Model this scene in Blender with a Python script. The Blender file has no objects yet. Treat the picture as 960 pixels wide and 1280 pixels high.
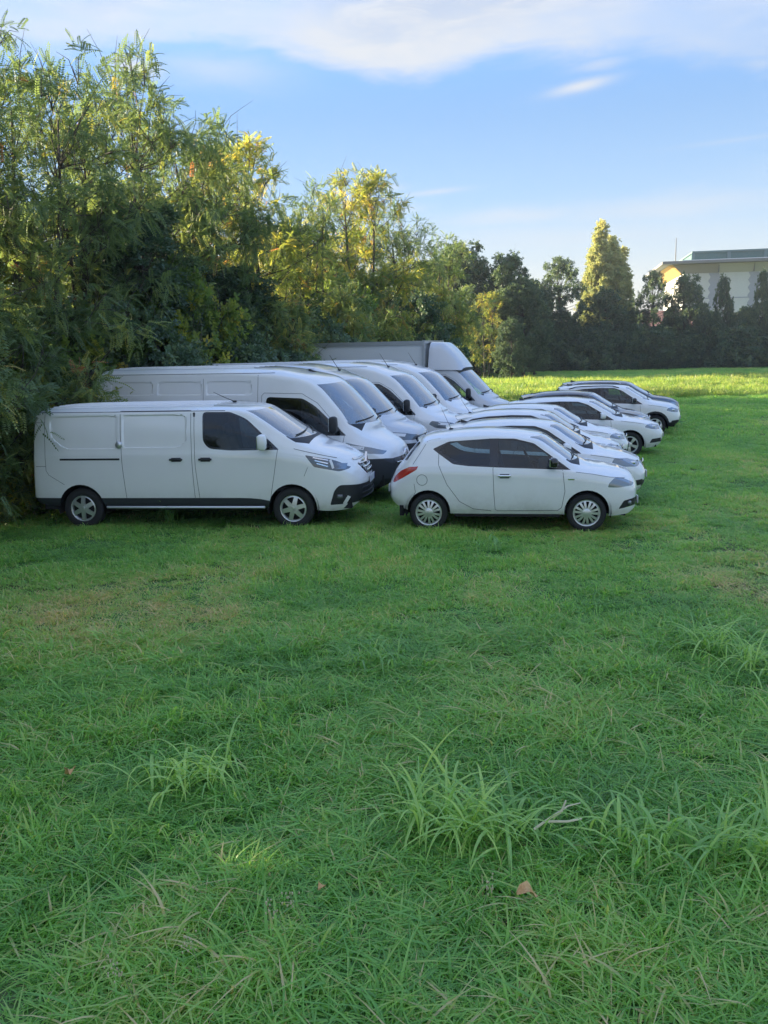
import bpy, bmesh, math, random
import numpy as np
from mathutils import Vector, Matrix
from mathutils.bvhtree import BVHTree

R = math.radians
SC = bpy.context.scene
COL = SC.collection

# ------------------------------------------------------------------ camera
CAM_H, PITCH, ROLL, FPX = 2.76, R(10.41), R(1.216), 1100.0      # focal length in px of a 960x1280 frame
cd = bpy.data.cameras.new('camera')
cam = bpy.data.objects.new('camera', cd)
COL.objects.link(cam)
cd.sensor_fit = 'VERTICAL'
cd.sensor_height = 36.0
cd.lens = FPX / 1280 * 36
cd.clip_start = 0.1
cd.clip_end = 2000
cam.matrix_world = Matrix.Translation((0, 0, CAM_H)) @ Matrix.Rotation(R(90) - PITCH, 4, 'X') @ Matrix.Rotation(-ROLL, 4, 'Z')
SC.camera = cam

# ------------------------------------------------------------------ light
SUN_EL = R(12.5)
SUN_AZ = R(-68)            # seen from above, clockwise from +Y: the sun stands back left, behind the tree row
sd = Vector((math.sin(SUN_AZ) * math.cos(SUN_EL), math.cos(SUN_AZ) * math.cos(SUN_EL), math.sin(SUN_EL)))
sl = bpy.data.lights.new('sun', 'SUN')
sun = bpy.data.objects.new('sun', sl)
COL.objects.link(sun)
sl.energy = 2.8
sl.angle = R(0.5)
sl.color = (1.0, 0.80, 0.50)
sun.rotation_euler = sd.to_track_quat('Z', 'Y').to_euler()
sun.location = sd * 60

SC.view_settings.view_transform = 'Standard'
SC.view_settings.look = 'None'
SC.view_settings.gamma = 1
SC.view_settings.exposure = 3.12
SC.view_settings.use_white_balance = True
SC.view_settings.white_balance_temperature = 5900
SC.cycles.max_bounces = 7
SC.cycles.transparent_max_bounces = 16
SC.cycles.sample_clamp_indirect = 6

# ------------------------------------------------------------------ node helper
class NT:
    def __init__(s, tree):
        s.t = tree; s.n = tree.nodes; s.l = tree.links
    def node(s, typ, ins=None, **kw):
        n = s.n.new(typ)
        for k, v in kw.items(): setattr(n, k, v)
        for k, v in (ins or {}).items(): s.set(n.inputs[k], v)
        return n
    def set(s, sock, v):
        if isinstance(v, bpy.types.NodeSocket): s.l.new(v, sock)
        else: sock.default_value = v
    def m(s, op, a, b=None, c=None, clamp=False):
        n = s.n.new('ShaderNodeMath'); n.operation = op; n.use_clamp = clamp
        s.set(n.inputs[0], a)
        if b is not None: s.set(n.inputs[1], b)
        if c is not None: s.set(n.inputs[2], c)
        return n.outputs[0]
    def mix(s, fac, a, b, blend='MIX'):
        n = s.n.new('ShaderNodeMix'); n.data_type = 'RGBA'; n.blend_type = blend
        s.set(n.inputs[0], fac); s.set(n.inputs[6], a); s.set(n.inputs[7], b)
        return n.outputs[2]
    def smooth(s, x, lo, hi, o0=0.0, o1=1.0):
        n = s.n.new('ShaderNodeMapRange'); n.interpolation_type = 'SMOOTHSTEP'
        s.set(n.inputs[0], x); s.set(n.inputs[1], lo); s.set(n.inputs[2], hi); s.set(n.inputs[3], o0); s.set(n.inputs[4], o1)
        return n.outputs[0]
    def noise(s, vec, scale, detail=4, rough=0.55, dist=0.0):
        n = s.n.new('ShaderNodeTexNoise')
        s.set(n.inputs['Vector'], vec)
        n.inputs['Scale'].default_value = scale; n.inputs['Detail'].default_value = detail
        n.inputs['Roughness'].default_value = rough; n.inputs['Distortion'].default_value = dist
        return n.outputs['Fac']
    def ramp(s, fac, stops):
        n = s.n.new('ShaderNodeValToRGB'); cr = n.color_ramp
        while len(cr.elements) < len(stops): cr.elements.new(0.5)
        for e, (p, c) in zip(cr.elements, stops):
            e.position = p; e.color = (*c, 1)
        s.set(n.inputs[0], fac)
        return n.outputs[0]

# ------------------------------------------------------------------ sky with thin evening clouds
world = bpy.data.worlds.new('World')
SC.world = world
world.use_nodes = True
w = NT(world.node_tree)
w.n.clear()
sky = w.node('ShaderNodeTexSky', sky_type='NISHITA')
sky.sun_disc = False
sky.sun_elevation = SUN_EL
sky.sun_rotation = SUN_AZ
sky.altitude = 50
sky.air_density = 1.0
sky.dust_density = 0.15
sky.ozone_density = 5.0
tc = w.node('ShaderNodeTexCoord')
sep = w.node('ShaderNodeSeparateXYZ', {0: tc.outputs['Generated']})
dx, dy, dz = sep.outputs
el = w.m('MULTIPLY', w.m('ARCSINE', dz), 57.2958)                       # degrees
az = w.m('MULTIPLY', w.m('ARCTAN2', dx, dy), 57.2958)
dzs = w.m('ADD', w.m('MAXIMUM', dz, 0.0), 0.06)
flat = w.node('ShaderNodeCombineXYZ', {0: w.m('DIVIDE', dx, dzs), 1: w.m('MULTIPLY', w.m('DIVIDE', dy, dzs), 1.0), 2: 0.0}).outputs[0]
ang = w.node('ShaderNodeCombineXYZ', {0: w.m('MULTIPLY', az, 0.07), 1: w.m('MULTIPLY', el, 0.30), 2: 0.0}).outputs[0]
n_big = w.noise(ang, 0.9, 5, 0.55, 0.3)
n_fine = w.noise(ang, 3.0, 7, 0.62, 0.6)
n_flat = w.noise(flat, 0.55, 5, 0.5, 0.3)
# high sheet: from about 16 degrees up and on over the head, with thin places
lim = w.ramp(w.m('MULTIPLY_ADD', az, 1 / 60, .5, clamp=True), [(p_, ((t_ - 12) / 8,) * 3) for p_, t_ in
    [(0, 16.2), (.20, 16.4), (.30, 17.4), (.37, 17.5), (.43, 16.8), (.50, 15.5), (.56, 15.9), (.66, 16.5), (.74, 16.4), (.81, 15.7), (.87, 14.7), (1, 15.6)]])
lim = w.m('MULTIPLY_ADD', w.node('ShaderNodeSeparateColor', {0: lim}).outputs[0], 8.0, 12.0)
edge = w.m('ADD', w.m('ADD', w.m('SUBTRACT', el, lim), w.m('MULTIPLY', w.m('SUBTRACT', n_big, 0.5), 2.6)), w.m('MULTIPLY', w.m('SUBTRACT', n_fine, 0.5), 2.2))
sheet = w.m('MULTIPLY', w.smooth(edge, -.7, 1.1), w.smooth(n_flat, 0.35, 0.6, 0.25, 0.95))
sheet = w.m('MULTIPLY', sheet, w.smooth(n_fine, 0.2, 0.75, 0.85, 1.0))
def puff(a, e, sa, se, tilt, amp, soft=1.0):
    da = w.m('SUBTRACT', az, a)
    de = w.m('SUBTRACT', w.m('SUBTRACT', el, e), w.m('MULTIPLY', da, tilt))
    wob = w.m('MULTIPLY', w.m('SUBTRACT', n_fine, 0.5), 1.6 * soft)
    q = w.m('ADD', w.m('POWER', w.m('DIVIDE', da, sa), 2.0), w.m('POWER', w.m('DIVIDE', w.m('ADD', de, w.m('MULTIPLY', wob, se)), se), 2.0))
    g = w.m('POWER', 2.71828, w.m('MULTIPLY', q, -1.0))
    return w.m('MULTIPLY', g, amp)
mask = sheet
for pf in [(12.35, 14.84, 1.75, 0.30, 0.15, 0.85, .5), (13.4, 15.9, 1.6, .30, 0.05, .45, 1.0), (-14.2, 16.2, 1.6, .5, -.12, .85, .8), (-9.5, 16.3, 4.0, .9, -.04, .42, 1.0),
           (3.6, 9.5, 1.9, 0.15, 0.07, 0.5, .7), (0.6, 9.8, 1.1, .22, 0.0, .45, .8), (1.6, 8.6, 1.6, .3, .0, .3, 1),
           (8.5, 7.9, 4.2, 0.45, 0.03, .48, 1.2), (17.5, 8.0, 6.5, .75, 0.02, .45, 1.2), (12, 6.6, 9, .7, 0, .3, 1.2), (21, 11.3, 3.0, .14, .04, .22, .8),
           (34, 9.0, 9.0, .8, -.02, .5, 1.2), (-38, 9.5, 10.0, .8, .03, .5, 1.2), (64, 11.0, 12.0, .9, .0, .5, 1.2), (-75, 10, 14, 1.0, 0, .5, 1.2)]:
    mask = w.m('MAXIMUM', mask, puff(*pf))
mask = w.m('MULTIPLY', mask, w.smooth(el, 0.0, 3.0), clamp=True)
sunward = w.smooth(w.m('ADD', w.m('MULTIPLY', dx, sd.x), w.m('MULTIPLY', dy, sd.y)), -1.0, 1.0)
bright = w.mix(sunward, (.88, .88, .88, 1), (1.05, 1.0, .93, 1))
shade = w.mix(sunward, (.68, .72, .80, 1), (.78, .80, .85, 1))
ccol = w.mix(w.smooth(n_fine, 0.35, 0.65), shade, bright)
ccol = w.mix(w.smooth(edge, 0.8, 3.6), bright, ccol)
vcol = w.mix(w.smooth(el, 5.0, 17.0), (.60, .71, .78, 1), (.34, .52, .78, 1))
veil = w.mix(w.m('MULTIPLY', w.smooth(el, 13.0, 40.0, 1.0, 0.0), 0.92), sky.outputs[0], vcol)
hz = w.m('MULTIPLY', w.smooth(el, 0.0, 9.5, 1.0, 0.0), 0.8)
skyc = w.mix(hz, veil, (1.22, 1.04, .76, 1))
skyc = w.mix(mask, skyc, ccol)
bg = w.node('ShaderNodeBackground', {'Color': skyc, 'Strength': 0.1})
out = w.node('ShaderNodeOutputWorld', {0: bg.outputs[0]})

# ------------------------------------------------------------------ pixels of the photograph to places
_cp, _sp, _cr, _sr = math.cos(PITCH), math.sin(PITCH), math.cos(ROLL), math.sin(ROLL)
def ray(px, py):
    a, b = px - 480, py - 640
    X, Y = a * _cr - b * _sr, a * _sr + b * _cr
    x, u, d = X / FPX, -Y / FPX, 1.0
    return Vector((x, d * _cp + u * _sp, -d * _sp + u * _cp))
def on_ground(px, py, z=0.0):
    r = ray(px, py); t = (z - CAM_H) / r.z
    return Vector((r.x * t, r.y * t, z))
def at_y(px, py, y):
    r = ray(px, py); t = y / r.y
    return Vector((r.x * t, y, CAM_H + r.z * t))

# ------------------------------------------------------------------ materials
MATS = {}
def mat(name, color=(.5, .5, .5), rough=.5, metal=0.0, spec=.5, coat=0.0, build=None, **ins):
    if name in MATS: return MATS[name]
    m = bpy.data.materials.new(name); m.use_nodes = True
    t = NT(m.node_tree); t.n.clear()
    o = t.node('ShaderNodeOutputMaterial')
    if build:
        t.l.new(build(t), o.inputs[0])
    else:
        p = t.node('ShaderNodeBsdfPrincipled')
        p.inputs['Base Color'].default_value = (*color, 1)
        p.inputs['Roughness'].default_value = rough
        p.inputs['Metallic'].default_value = metal
        p.inputs['Specular IOR Level'].default_value = spec
        p.inputs['Coat Weight'].default_value = coat
        p.inputs['Coat Roughness'].default_value = 0.06
        for k, v in ins.items(): p.inputs[k.replace('_', ' ')].default_value = v
        t.l.new(p.outputs[0], o.inputs[0])
    MATS[name] = m
    return m

def paint(name, color, dust=0.5, rough=.32, metal=0.0, coat=1.0):
    def b(t):
        geo = t.node('ShaderNodeNewGeometry')
        tcx = t.node('ShaderNodeTexCoord')
        z = t.node('ShaderNodeSeparateXYZ', {0: tcx.outputs['Object']}).outputs[2]
        n1 = t.noise(tcx.outputs['Object'], 2.2, 5, .6)
        n2 = t.noise(tcx.outputs['Object'], 14.0, 3, .6)
        low = t.smooth(z, 0.2, 0.75, 1.0, 0.12)
        d = t.m('MULTIPLY', t.m('MULTIPLY', low, t.smooth(n1, .3, .7, .25, 1.0)), dust, clamp=True)
        d = t.m('MULTIPLY', d, t.smooth(n2, .2, .7, .6, 1.0))
        c = t.mix(d, (*color, 1), (.30, .27, .22, 1))
        p = t.node('ShaderNodeBsdfPrincipled', {'Base Color': c, 'Roughness': t.m('ADD', rough, t.m('MULTIPLY', d, .5)), 'Metallic': metal, 'Coat Weight': coat, 'Coat Roughness': .03})
        return p.outputs[0]
    return mat(name, build=b)

def glass(name, tint, dirt_glare=.05, boost=1.7, base=0.0):
    def b(t):
        tcx = t.node('ShaderNodeTexCoord')
        n = t.noise(tcx.outputs['Object'], 3.0, 5, .6)
        tr = t.node('ShaderNodeBsdfTransparent', {0: (*tint, 1)})
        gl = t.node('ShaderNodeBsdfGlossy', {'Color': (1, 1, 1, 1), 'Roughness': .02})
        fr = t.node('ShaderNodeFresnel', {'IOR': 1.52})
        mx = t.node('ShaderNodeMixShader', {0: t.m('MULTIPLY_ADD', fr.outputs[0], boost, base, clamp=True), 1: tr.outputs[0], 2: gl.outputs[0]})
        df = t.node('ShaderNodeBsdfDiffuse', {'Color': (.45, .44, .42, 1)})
        mx2 = t.node('ShaderNodeMixShader', {0: t.m('MULTIPLY', t.smooth(n, .3, .7, .5, 1.2), dirt_glare), 1: mx.outputs[0], 2: df.outputs[0]})
        return mx2.outputs[0]
    return mat(name, build=b)

M_WHITE = paint('white_paint', (.80, .80, .795))
M_WHITE2 = paint('white_paint_clean', (.82, .82, .815), dust=.18)
M_GREYW = paint('pale_grey_paint', (.55, .56, .58), dust=.3)
M_DARK = paint('dark_paint', (.035, .033, .036), dust=.25, rough=.25)
M_DARKG = paint('dark_grey_paint', (.07, .072, .078), dust=.25, rough=.28)
M_PLAS = mat('black_plastic', (.014, .015, .017), .55)
M_PLASG = mat('grey_plastic', (.028, .032, .038), .6)
M_GLOSSB = mat('gloss_black', (.012, .012, .014), .12, coat=.5)
M_GAP = mat('panel_gap', (.05, .05, .055), .8)
M_RUB = mat('tyre_rubber', (.02, .02, .021), .85)
M_RIM = mat('wheel_silver', (.62, .63, .65), .3, metal=.75)
M_CHROME = mat('chrome', (.75, .76, .78), .12, metal=1.0)
M_TRIM = mat('interior_trim', (.07, .07, .075), .8)
M_SEAT = mat('seat_fabric', (.035, .037, .042), .9)
M_RED = mat('red_lens', (.42, .03, .02), .15, coat=.6)
M_LENS = mat('lamp_reflector', (.20, .22, .24), .2, metal=.5, coat=1.0)
M_LENSD = mat('lamp_inner', (.10, .11, .12), .2, coat=1.0)
M_AMBER = mat('amber_lens', (.55, .2, .02), .2)
M_PLATE = mat('plate_white', (.7, .7, .7), .4)
M_BLUE = mat('plate_blue', (.02, .05, .3), .4)
M_GLASS = glass('clear_glass', (.50, .62, .64), dirt_glare=.02, boost=1.2)
M_TINT = glass('tinted_glass', (.10, .125, .135), dirt_glare=.015, boost=1.1)
M_SCREEN = glass('windscreen_glass', (.56, .66, .62), dirt_glare=.30, boost=2.6, base=.08)  # heavy pale film over the dust and raised reflection stand in for sky glare
M_WELL = mat('wheel_well', (.012, .012, .012), .95)

# ------------------------------------------------------------------ objects
def new_mesh(name, verts, faces, mats=None, smooth=True, normals=None, fmat=None):
    me = bpy.data.meshes.new(name)
    me.from_pydata([tuple(v) for v in verts], [], [tuple(f) for f in faces])
    for m_ in (mats if isinstance(mats, (list, tuple)) else [mats] if mats else []): me.materials.append(m_)
    if fmat is not None: me.polygons.foreach_set('material_index', fmat)
    if smooth: me.polygons.foreach_set('use_smooth', [True] * len(me.polygons))
    me.update()
    if normals is not None: me.normals_split_custom_set_from_vertices([tuple(n) for n in normals])
    return me
def link(name, data, parent=None, label=None, cat=None, group=None, kind=None, loc=None, rot=None):
    o = bpy.data.objects.new(name, data)
    COL.objects.link(o)
    if parent is not None: o.parent = parent
    if label: o['label'] = label
    if cat: o['category'] = cat
    if group: o['group'] = group
    if kind: o['kind'] = kind
    if loc is not None: o.location = loc
    if rot is not None: o.rotation_euler = rot
    return o

class MB:
    """collects shapes for one mesh"""
    def __init__(s): s.v = []; s.f = []
    def add(s, v, f):
        b = len(s.v); s.v += [tuple(p) for p in v]; s.f += [tuple(i + b for i in q) for q in f]; return s
    def box(s, c, d, M=None):
        x, y, z = (k / 2 for k in d)
        v = [Vector((a * x, b * y, e * z)) for a in (-1, 1) for b in (-1, 1) for e in (-1, 1)]
        if M is not None: v = [M @ p for p in v]
        v = [p + Vector(c) for p in v]
        return s.add(v, [(0, 1, 3, 2), (4, 6, 7, 5), (0, 4, 5, 1), (2, 3, 7, 6), (0, 2, 6, 4), (1, 5, 7, 3)])
    def rbox(s, c, d, r=.02, M=None, n=3):
        """box with all edges rounded: superquadric style grid"""
        hx, hy, hz = (k / 2 for k in d)
        r = min(r, hx, hy, hz)
        nu, nv = 4 * n, 2 * n
        v = []; f = []
        for i in range(nv + 1):
            ph = -math.pi / 2 + math.pi * i / nv
            for j in range(nu):
                th = 2 * math.pi * (j + .5) / nu
                p = Vector((math.cos(ph) * math.cos(th), math.cos(ph) * math.sin(th), math.sin(ph)))
                sx = math.copysign(hx - r, p.x); sy = math.copysign(hy - r, p.y)
                sz = (hz - r) * (1 if i > nv / 2 else -1 if i < nv / 2 else 0)
                q = Vector((sx + p.x * r, sy + p.y * r, sz + p.z * r))
                v.append((M @ q if M is not None else q) + Vector(c))
        for i in range(nv):
            for j in range(nu):
                f.append((i * nu + j, i * nu + (j + 1) % nu, (i + 1) * nu + (j + 1) % nu, (i + 1) * nu + j))
        f.append(tuple(reversed(range(nu)))); f.append(tuple(nv * nu + j for j in range(nu)))
        return s.add(v, f)
    def tube(s, pts, rad, n=8, cap=True):
        pts = [Vector(p) for p in pts]
        if not isinstance(rad, (list, tuple, np.ndarray)): rad = [rad] * len(pts)
        v = []; f = []; a = None
        for i, p in enumerate(pts):
            t = (pts[min(i + 1, len(pts) - 1)] - pts[max(i - 1, 0)]).normalized()
            if a is None: a = t.orthogonal().normalized()
            a = (a - t * a.dot(t)).normalized(); b = t.cross(a)
            v += [p + (a * math.cos(2 * math.pi * k / n) + b * math.sin(2 * math.pi * k / n)) * rad[i] for k in range(n)]
        for i in range(len(pts) - 1):
            f += [(i * n + k, i * n + (k + 1) % n, (i + 1) * n + (k + 1) % n, (i + 1) * n + k) for k in range(n)]
        if cap:
            f.append(tuple(reversed(range(n)))); e = (len(pts) - 1) * n; f.append(tuple(e + k for k in range(n)))
        return s.add(v, f)
    def lathe_y(s, prof, c=(0, 0, 0), n=32, close=False):
        """profile of (radius, y) turned about the y axis"""
        v = []; f = []; m_ = len(prof)
        for r, y in prof:
            v += [(c[0] + r * math.cos(2 * math.pi * k / n), c[1] + y, c[2] + r * math.sin(2 * math.pi * k / n)) for k in range(n)]
        rng = range(m_ if close else m_ - 1)
        for i in rng:
            j = (i + 1) % m_
            f += [(i * n + k, i * n + (k + 1) % n, j * n + (k + 1) % n, j * n + k) for k in range(n)]
        return s.add(v, f)
    def mesh(s, name, m_, smooth=True): return new_mesh(name, s.v, s.f, m_, smooth)
    def obj(s, name, m_, parent=None, smooth=True, **kw): 
        me = s.mesh(name, m_, smooth)
        if smooth: me.set_sharp_from_angle(angle=R(40))
        return link(name, me, parent, **kw)

# ================================================================== vehicles: lofted shells, cut into panels
def pchip(pts):
    x = np.array([p[0] for p in pts], float); y = np.array([p[1] for p in pts], float)
    h = np.diff(x); d = np.diff(y) / h
    m_ = np.zeros_like(x); m_[0] = d[0]; m_[-1] = d[-1]
    for i in range(1, len(x) - 1):
        if d[i - 1] * d[i] > 0:
            w1 = 2 * h[i] + h[i - 1]; w2 = h[i] + 2 * h[i - 1]
            m_[i] = (w1 + w2) / (w1 / d[i - 1] + w2 / d[i])
    def f(q):
        q = min(max(q, x[0]), x[-1])
        i = min(int(np.searchsorted(x, q, 'right')) - 1, len(x) - 2); i = max(i, 0)
        t = (q - x[i]) / h[i]
        return float((1 + 2 * t) * (1 - t) ** 2 * y[i] + t * (1 - t) ** 2 * h[i] * m_[i] + t * t * (3 - 2 * t) * y[i + 1] + t * t * (t - 1) * h[i] * m_[i + 1])
    return f
def sstep(a, b, x):
    t = np.clip((x - a) / (b - a), 0, 1); return t * t * (3 - 2 * t)
def toward(a, b, d):
    v = b - a; n = np.linalg.norm(v)
    return a + v * min(.45, d / max(n, 1e-6))
def rpoly(pts, r=.04, n=3):
    """polygon with rounded corners; r may be a list"""
    out_ = []; k = len(pts); P = [np.array(p, float) for p in pts]
    for i in range(k):
        rr = r[i] if isinstance(r, (list, tuple)) else r
        a, p, b = P[i - 1], P[i], P[(i + 1) % k]
        if rr <= 0: out_.append(p); continue
        s_, e_ = toward(p, a, rr), toward(p, b, rr)
        for t in np.linspace(0, 1, n + 1): out_.append((1 - t) ** 2 * s_ + 2 * t * (1 - t) * p + t * t * e_)
    return [tuple(p) for p in out_]
def circ(c, r, n=28): return [(c[0] + r * math.cos(2 * math.pi * k / n), c[1] + r * math.sin(2 * math.pi * k / n)) for k in range(n)]

class Shell:
    AX = {'side': (0, 2), 'front': (1, 2), 'top': (0, 1)}
    def __init__(s, sp):
        s.sp = sp; L = s.L = sp['L']
        fn = {k: pchip(sp[k]) for k in ('zt', 'zb', 'hw', 'belt', 'wr', 'drop')}
        s.fn = fn
        rF, rR = sp.get('rF', .07), sp.get('rR', .06)
        st = []
        for a in np.linspace(math.pi / 2, 0, 5)[:-1]: st.append((rR - rR * math.sin(a), rR * (1 - math.cos(a)) * .9))
        n = sp.get('n', 66)
        for q in np.linspace(0, 1, n): st.append((rR + (L - rF - rR) * q, 0.0))
        for a in np.linspace(0, math.pi / 2, 6)[1:]: st.append((L - rF + rF * math.sin(a), rF * (1 - math.cos(a)) * .9))
        rows = []
        rc, rs, sh = sp.get('rc', .07), sp.get('rs', .04), sp.get('sh', .03)
        for x, ins in st:
            zt, zb, hw, belt, wr, dr = (fn[k](x) for k in ('zt', 'zb', 'hw', 'belt', 'wr', 'drop'))
            zr = max(zt - dr, belt + .03); h = belt - zb
            P = [np.array(p) for p in [(hw - .06, zb), (hw - .012, zb + min(.10, .3 * h)), (hw, zb + .5 * h), (hw - .008, belt - min(.08, .25 * h)), (hw - sh, belt + .015)]]
            p6 = np.array((min(wr, hw - sh - .005), zr))
            p7 = np.array((max(p6[0] - .16, p6[0] * .6), zt - dr * .28)); p8 = np.array((wr * .42, zt - dr * .04)); p9 = np.array((0, zt))
            mid = (P[4] + p6) / 2 + np.array((sp.get('bulge', .012) * min(1, (zr - belt) / .3), 0))
            Q = P[:3] + [toward(P[3], P[2], .1), P[3], toward(P[4], P[3], rs), P[4], toward(P[4], mid, rs), mid, toward(p6, mid, rc), p6, toward(p6, p7, rc), p7, p8, p9]
            for _ in range(2):
                N = [Q[0]]
                for a, b in zip(Q[:-1], Q[1:]): N += [.75 * a + .25 * b, .25 * a + .75 * b]
                N[1] = (N[0] + N[2]) / 2
                Q = [N[0]] + N[1:-1] + [Q[-1]]
            Q = np.array(Q)
            if ins > 0:
                z0, z1 = zb + ins, zt - ins
                Q[:, 1] = z0 + (Q[:, 1] - zb) * (z1 - z0) / (zt - zb)
                Q[:, 0] *= max(0, (hw - ins)) / hw
            rows.append(np.column_stack([np.full(len(Q), x), Q]))
        G = np.array(rows); ni, nj = G.shape[:2]
        V = [tuple(p) for p in G.reshape(-1, 3)]
        F = []
        for i in range(ni - 1):
            for j in range(nj - 1):
                F.append((i * nj + j, (i + 1) * nj + j, (i + 1) * nj + j + 1, i * nj + j + 1))
        K = 8
        for end in (0, ni - 1):
            base = end * nj; ids = [[base + j] for j in range(nj)]
            for c in range(1, K + 1):
                for j in range(nj):
                    p = G[end, j]
                    if p[1] < 1e-5: ids[j].append(base + j); continue
                    V.append((p[0], p[1] * (1 - c / K), p[2])); ids[j].append(len(V) - 1)
            for j in range(nj - 1):
                for c in range(K):
                    q = [ids[j][c], ids[j][c + 1], ids[j + 1][c + 1], ids[j + 1][c]]
                    q = list(dict.fromkeys(q))
                    if len(q) > 2: F.append(tuple(q) if end else tuple(reversed(q)))
        V = np.array(V); V[:, 1] = np.abs(V[:, 1])
        x, y, z = V[:, 0].copy(), V[:, 1], V[:, 2]
        W = max(p[1] for p in sp['hw']); yy = np.clip(y / W, 0, 1)
        gf = np.array([s._lin(sp.get('gF', [(0, 0), (1, 0)]), q) for q in z]); gr = np.array([s._lin(sp.get('gR', [(0, 0), (1, 0)]), q) for q in z])
        rf = np.clip((x - (L - sp.get('lenF', .7))) / sp.get('lenF', .7), 0, 1) ** 1.5; rr_ = np.clip((sp.get('lenR', .5) - x) / sp.get('lenR', .5), 0, 1) ** 1.5
        X = x + gf * rf - sp.get('swF', .12) * yy ** 2.4 * rf - gr * rr_ + sp.get('swR', .08) * yy ** 2.4 * rr_
        if 'bow' in sp:
            b0, b1, amp = sp['bow']
            wt = sstep(b0 - .35, b0, x) * (1 - sstep(b1, b1 + .4, x))
            X += amp * wt * (1 - yy ** 2 * 1.25) * (z > np.array([fn['belt'](q) for q in x]) - .02)
        V[:, 0] = X
        s.V0 = V; s.F0 = F
        nrm = np.zeros_like(V)
        for f in F:
            a, b, c = V[f[0]], V[f[1]], V[f[2]]
            nn = np.cross(b - a, c - a)
            if len(f) == 4: nn = nn + np.cross(c - a, V[f[3]] - a)
            for i in f: nrm[i] += nn
        nrm[V[:, 1] < 1e-6, 1] = 0
        nrm /= np.maximum(np.linalg.norm(nrm, axis=1, keepdims=True), 1e-9)
        # faces wound outward?
        if np.sum(nrm[:, 1] * (V[:, 1] > .3)) < 0:
            nrm = -nrm; s.F0 = F = [tuple(reversed(f)) for f in F]
        s.N0 = nrm
        s.bvh = BVHTree.FromPolygons([Vector(p) for p in V], F)
        s.bm = bmesh.new()
        vs = [s.bm.verts.new(p) for p in V]
        s.lay = s.bm.faces.layers.int.new('part')
        for f in F:
            try: s.bm.faces.new([vs[i] for i in f])
            except ValueError: pass
        s.names = ['body']
    @staticmethod
    def _lin(pts, q): return float(np.interp(q, [p[0] for p in pts], [p[1] for p in pts]))
    def pid(s, name):
        if name not in s.names: s.names.append(name)
        return s.names.index(name)
    def cut(s, ax, poly, part, src=('body',), filt=None, grow=None):
        a, b = s.AX[ax]; P = [np.array(p, float) for p in poly]
        area = sum(P[i - 1][0] * P[i][1] - P[i][0] * P[i - 1][1] for i in range(len(P)))
        if area < 0: P = P[::-1]
        lo = np.min(P, axis=0) - .002; hi = np.max(P, axis=0) + .002
        srcs = {s.pid(n) for n in src}; fs = []
        if filt is None: filt = (lambda c, n: n.y > .25) if ax == 'side' else (lambda c, n: n.x > .2) if ax == 'front' else (lambda c, n: n.z > .3)
        s.bm.normal_update()
        for f in s.bm.faces:
            if f[s.lay] not in srcs: continue
            us = [v.co[a] for v in f.verts]; vs_ = [v.co[b] for v in f.verts]
            if max(us) < lo[0] or min(us) > hi[0] or max(vs_) < lo[1] or min(vs_) > hi[1]: continue
            if filt(f.calc_center_median(), f.normal): fs.append(f)
        for i in range(len(P)):
            if not fs: break
            p, q = P[i - 1], P[i]; e = q - p; ln = np.linalg.norm(e)
            if ln < 1e-5: continue
            no2 = np.array((e[1], -e[0])) / ln                      # outward for a ccw polygon
            co = [0, 0, 0]; no = [0, 0, 0]; co[a], co[b] = p; no[a], no[b] = no2
            geom = set(fs)
            for f in fs: geom.update(f.edges); geom.update(f.verts)
            ret = bmesh.ops.bisect_plane(s.bm, geom=list(geom), dist=1e-5, plane_co=co, plane_no=no)
            fs = [f for f in ret['geom'] if isinstance(f, bmesh.types.BMFace) and (f.calc_center_median()[a] - p[0]) * no2[0] + (f.calc_center_median()[b] - p[1]) * no2[1] < 0]
        k = s.pid(part)
        for f in fs: f[s.lay] = k
        return fs
    def kill(s, part):
        k = s.pid(part)
        bmesh.ops.delete(s.bm, geom=[f for f in s.bm.faces if f[s.lay] == k], context='FACES')
    def sink(s, part, d):
        """press a cut panel inwards"""
        k = s.pid(part); vs = {v for f in s.bm.faces if f[s.lay] == k for v in f.verts}
        for v in vs: v.co.y -= d
    def normal_at(s, p):
        loc, nn, idx, dist = s.bvh.find_nearest(p)
        f = s.F0[idx]; V, N = s.V0, s.N0
        wt = [1 / (1e-6 + (Vector(V[i]) - p).length_squared) for i in f]
        n = sum((Vector(N[i]) * w_ for i, w_ in zip(f, wt)), Vector())
        return n.normalized()
    def extract(s, part, geo=False):
        ks = {s.pid(p) for p in ((part,) if isinstance(part, str) else part)}; idx = {}; vs = []; fs = []
        for f in s.bm.faces:
            if f[s.lay] in ks:
                q = []
                for v in f.verts:
                    if v.index not in idx: idx[v.index] = len(vs); vs.append(v.co.copy())
                    q.append(idx[v.index])
                fs.append(tuple(q))
        ns = None if geo else [s.normal_at(p) for p in vs]
        return vs, fs, ns
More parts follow.
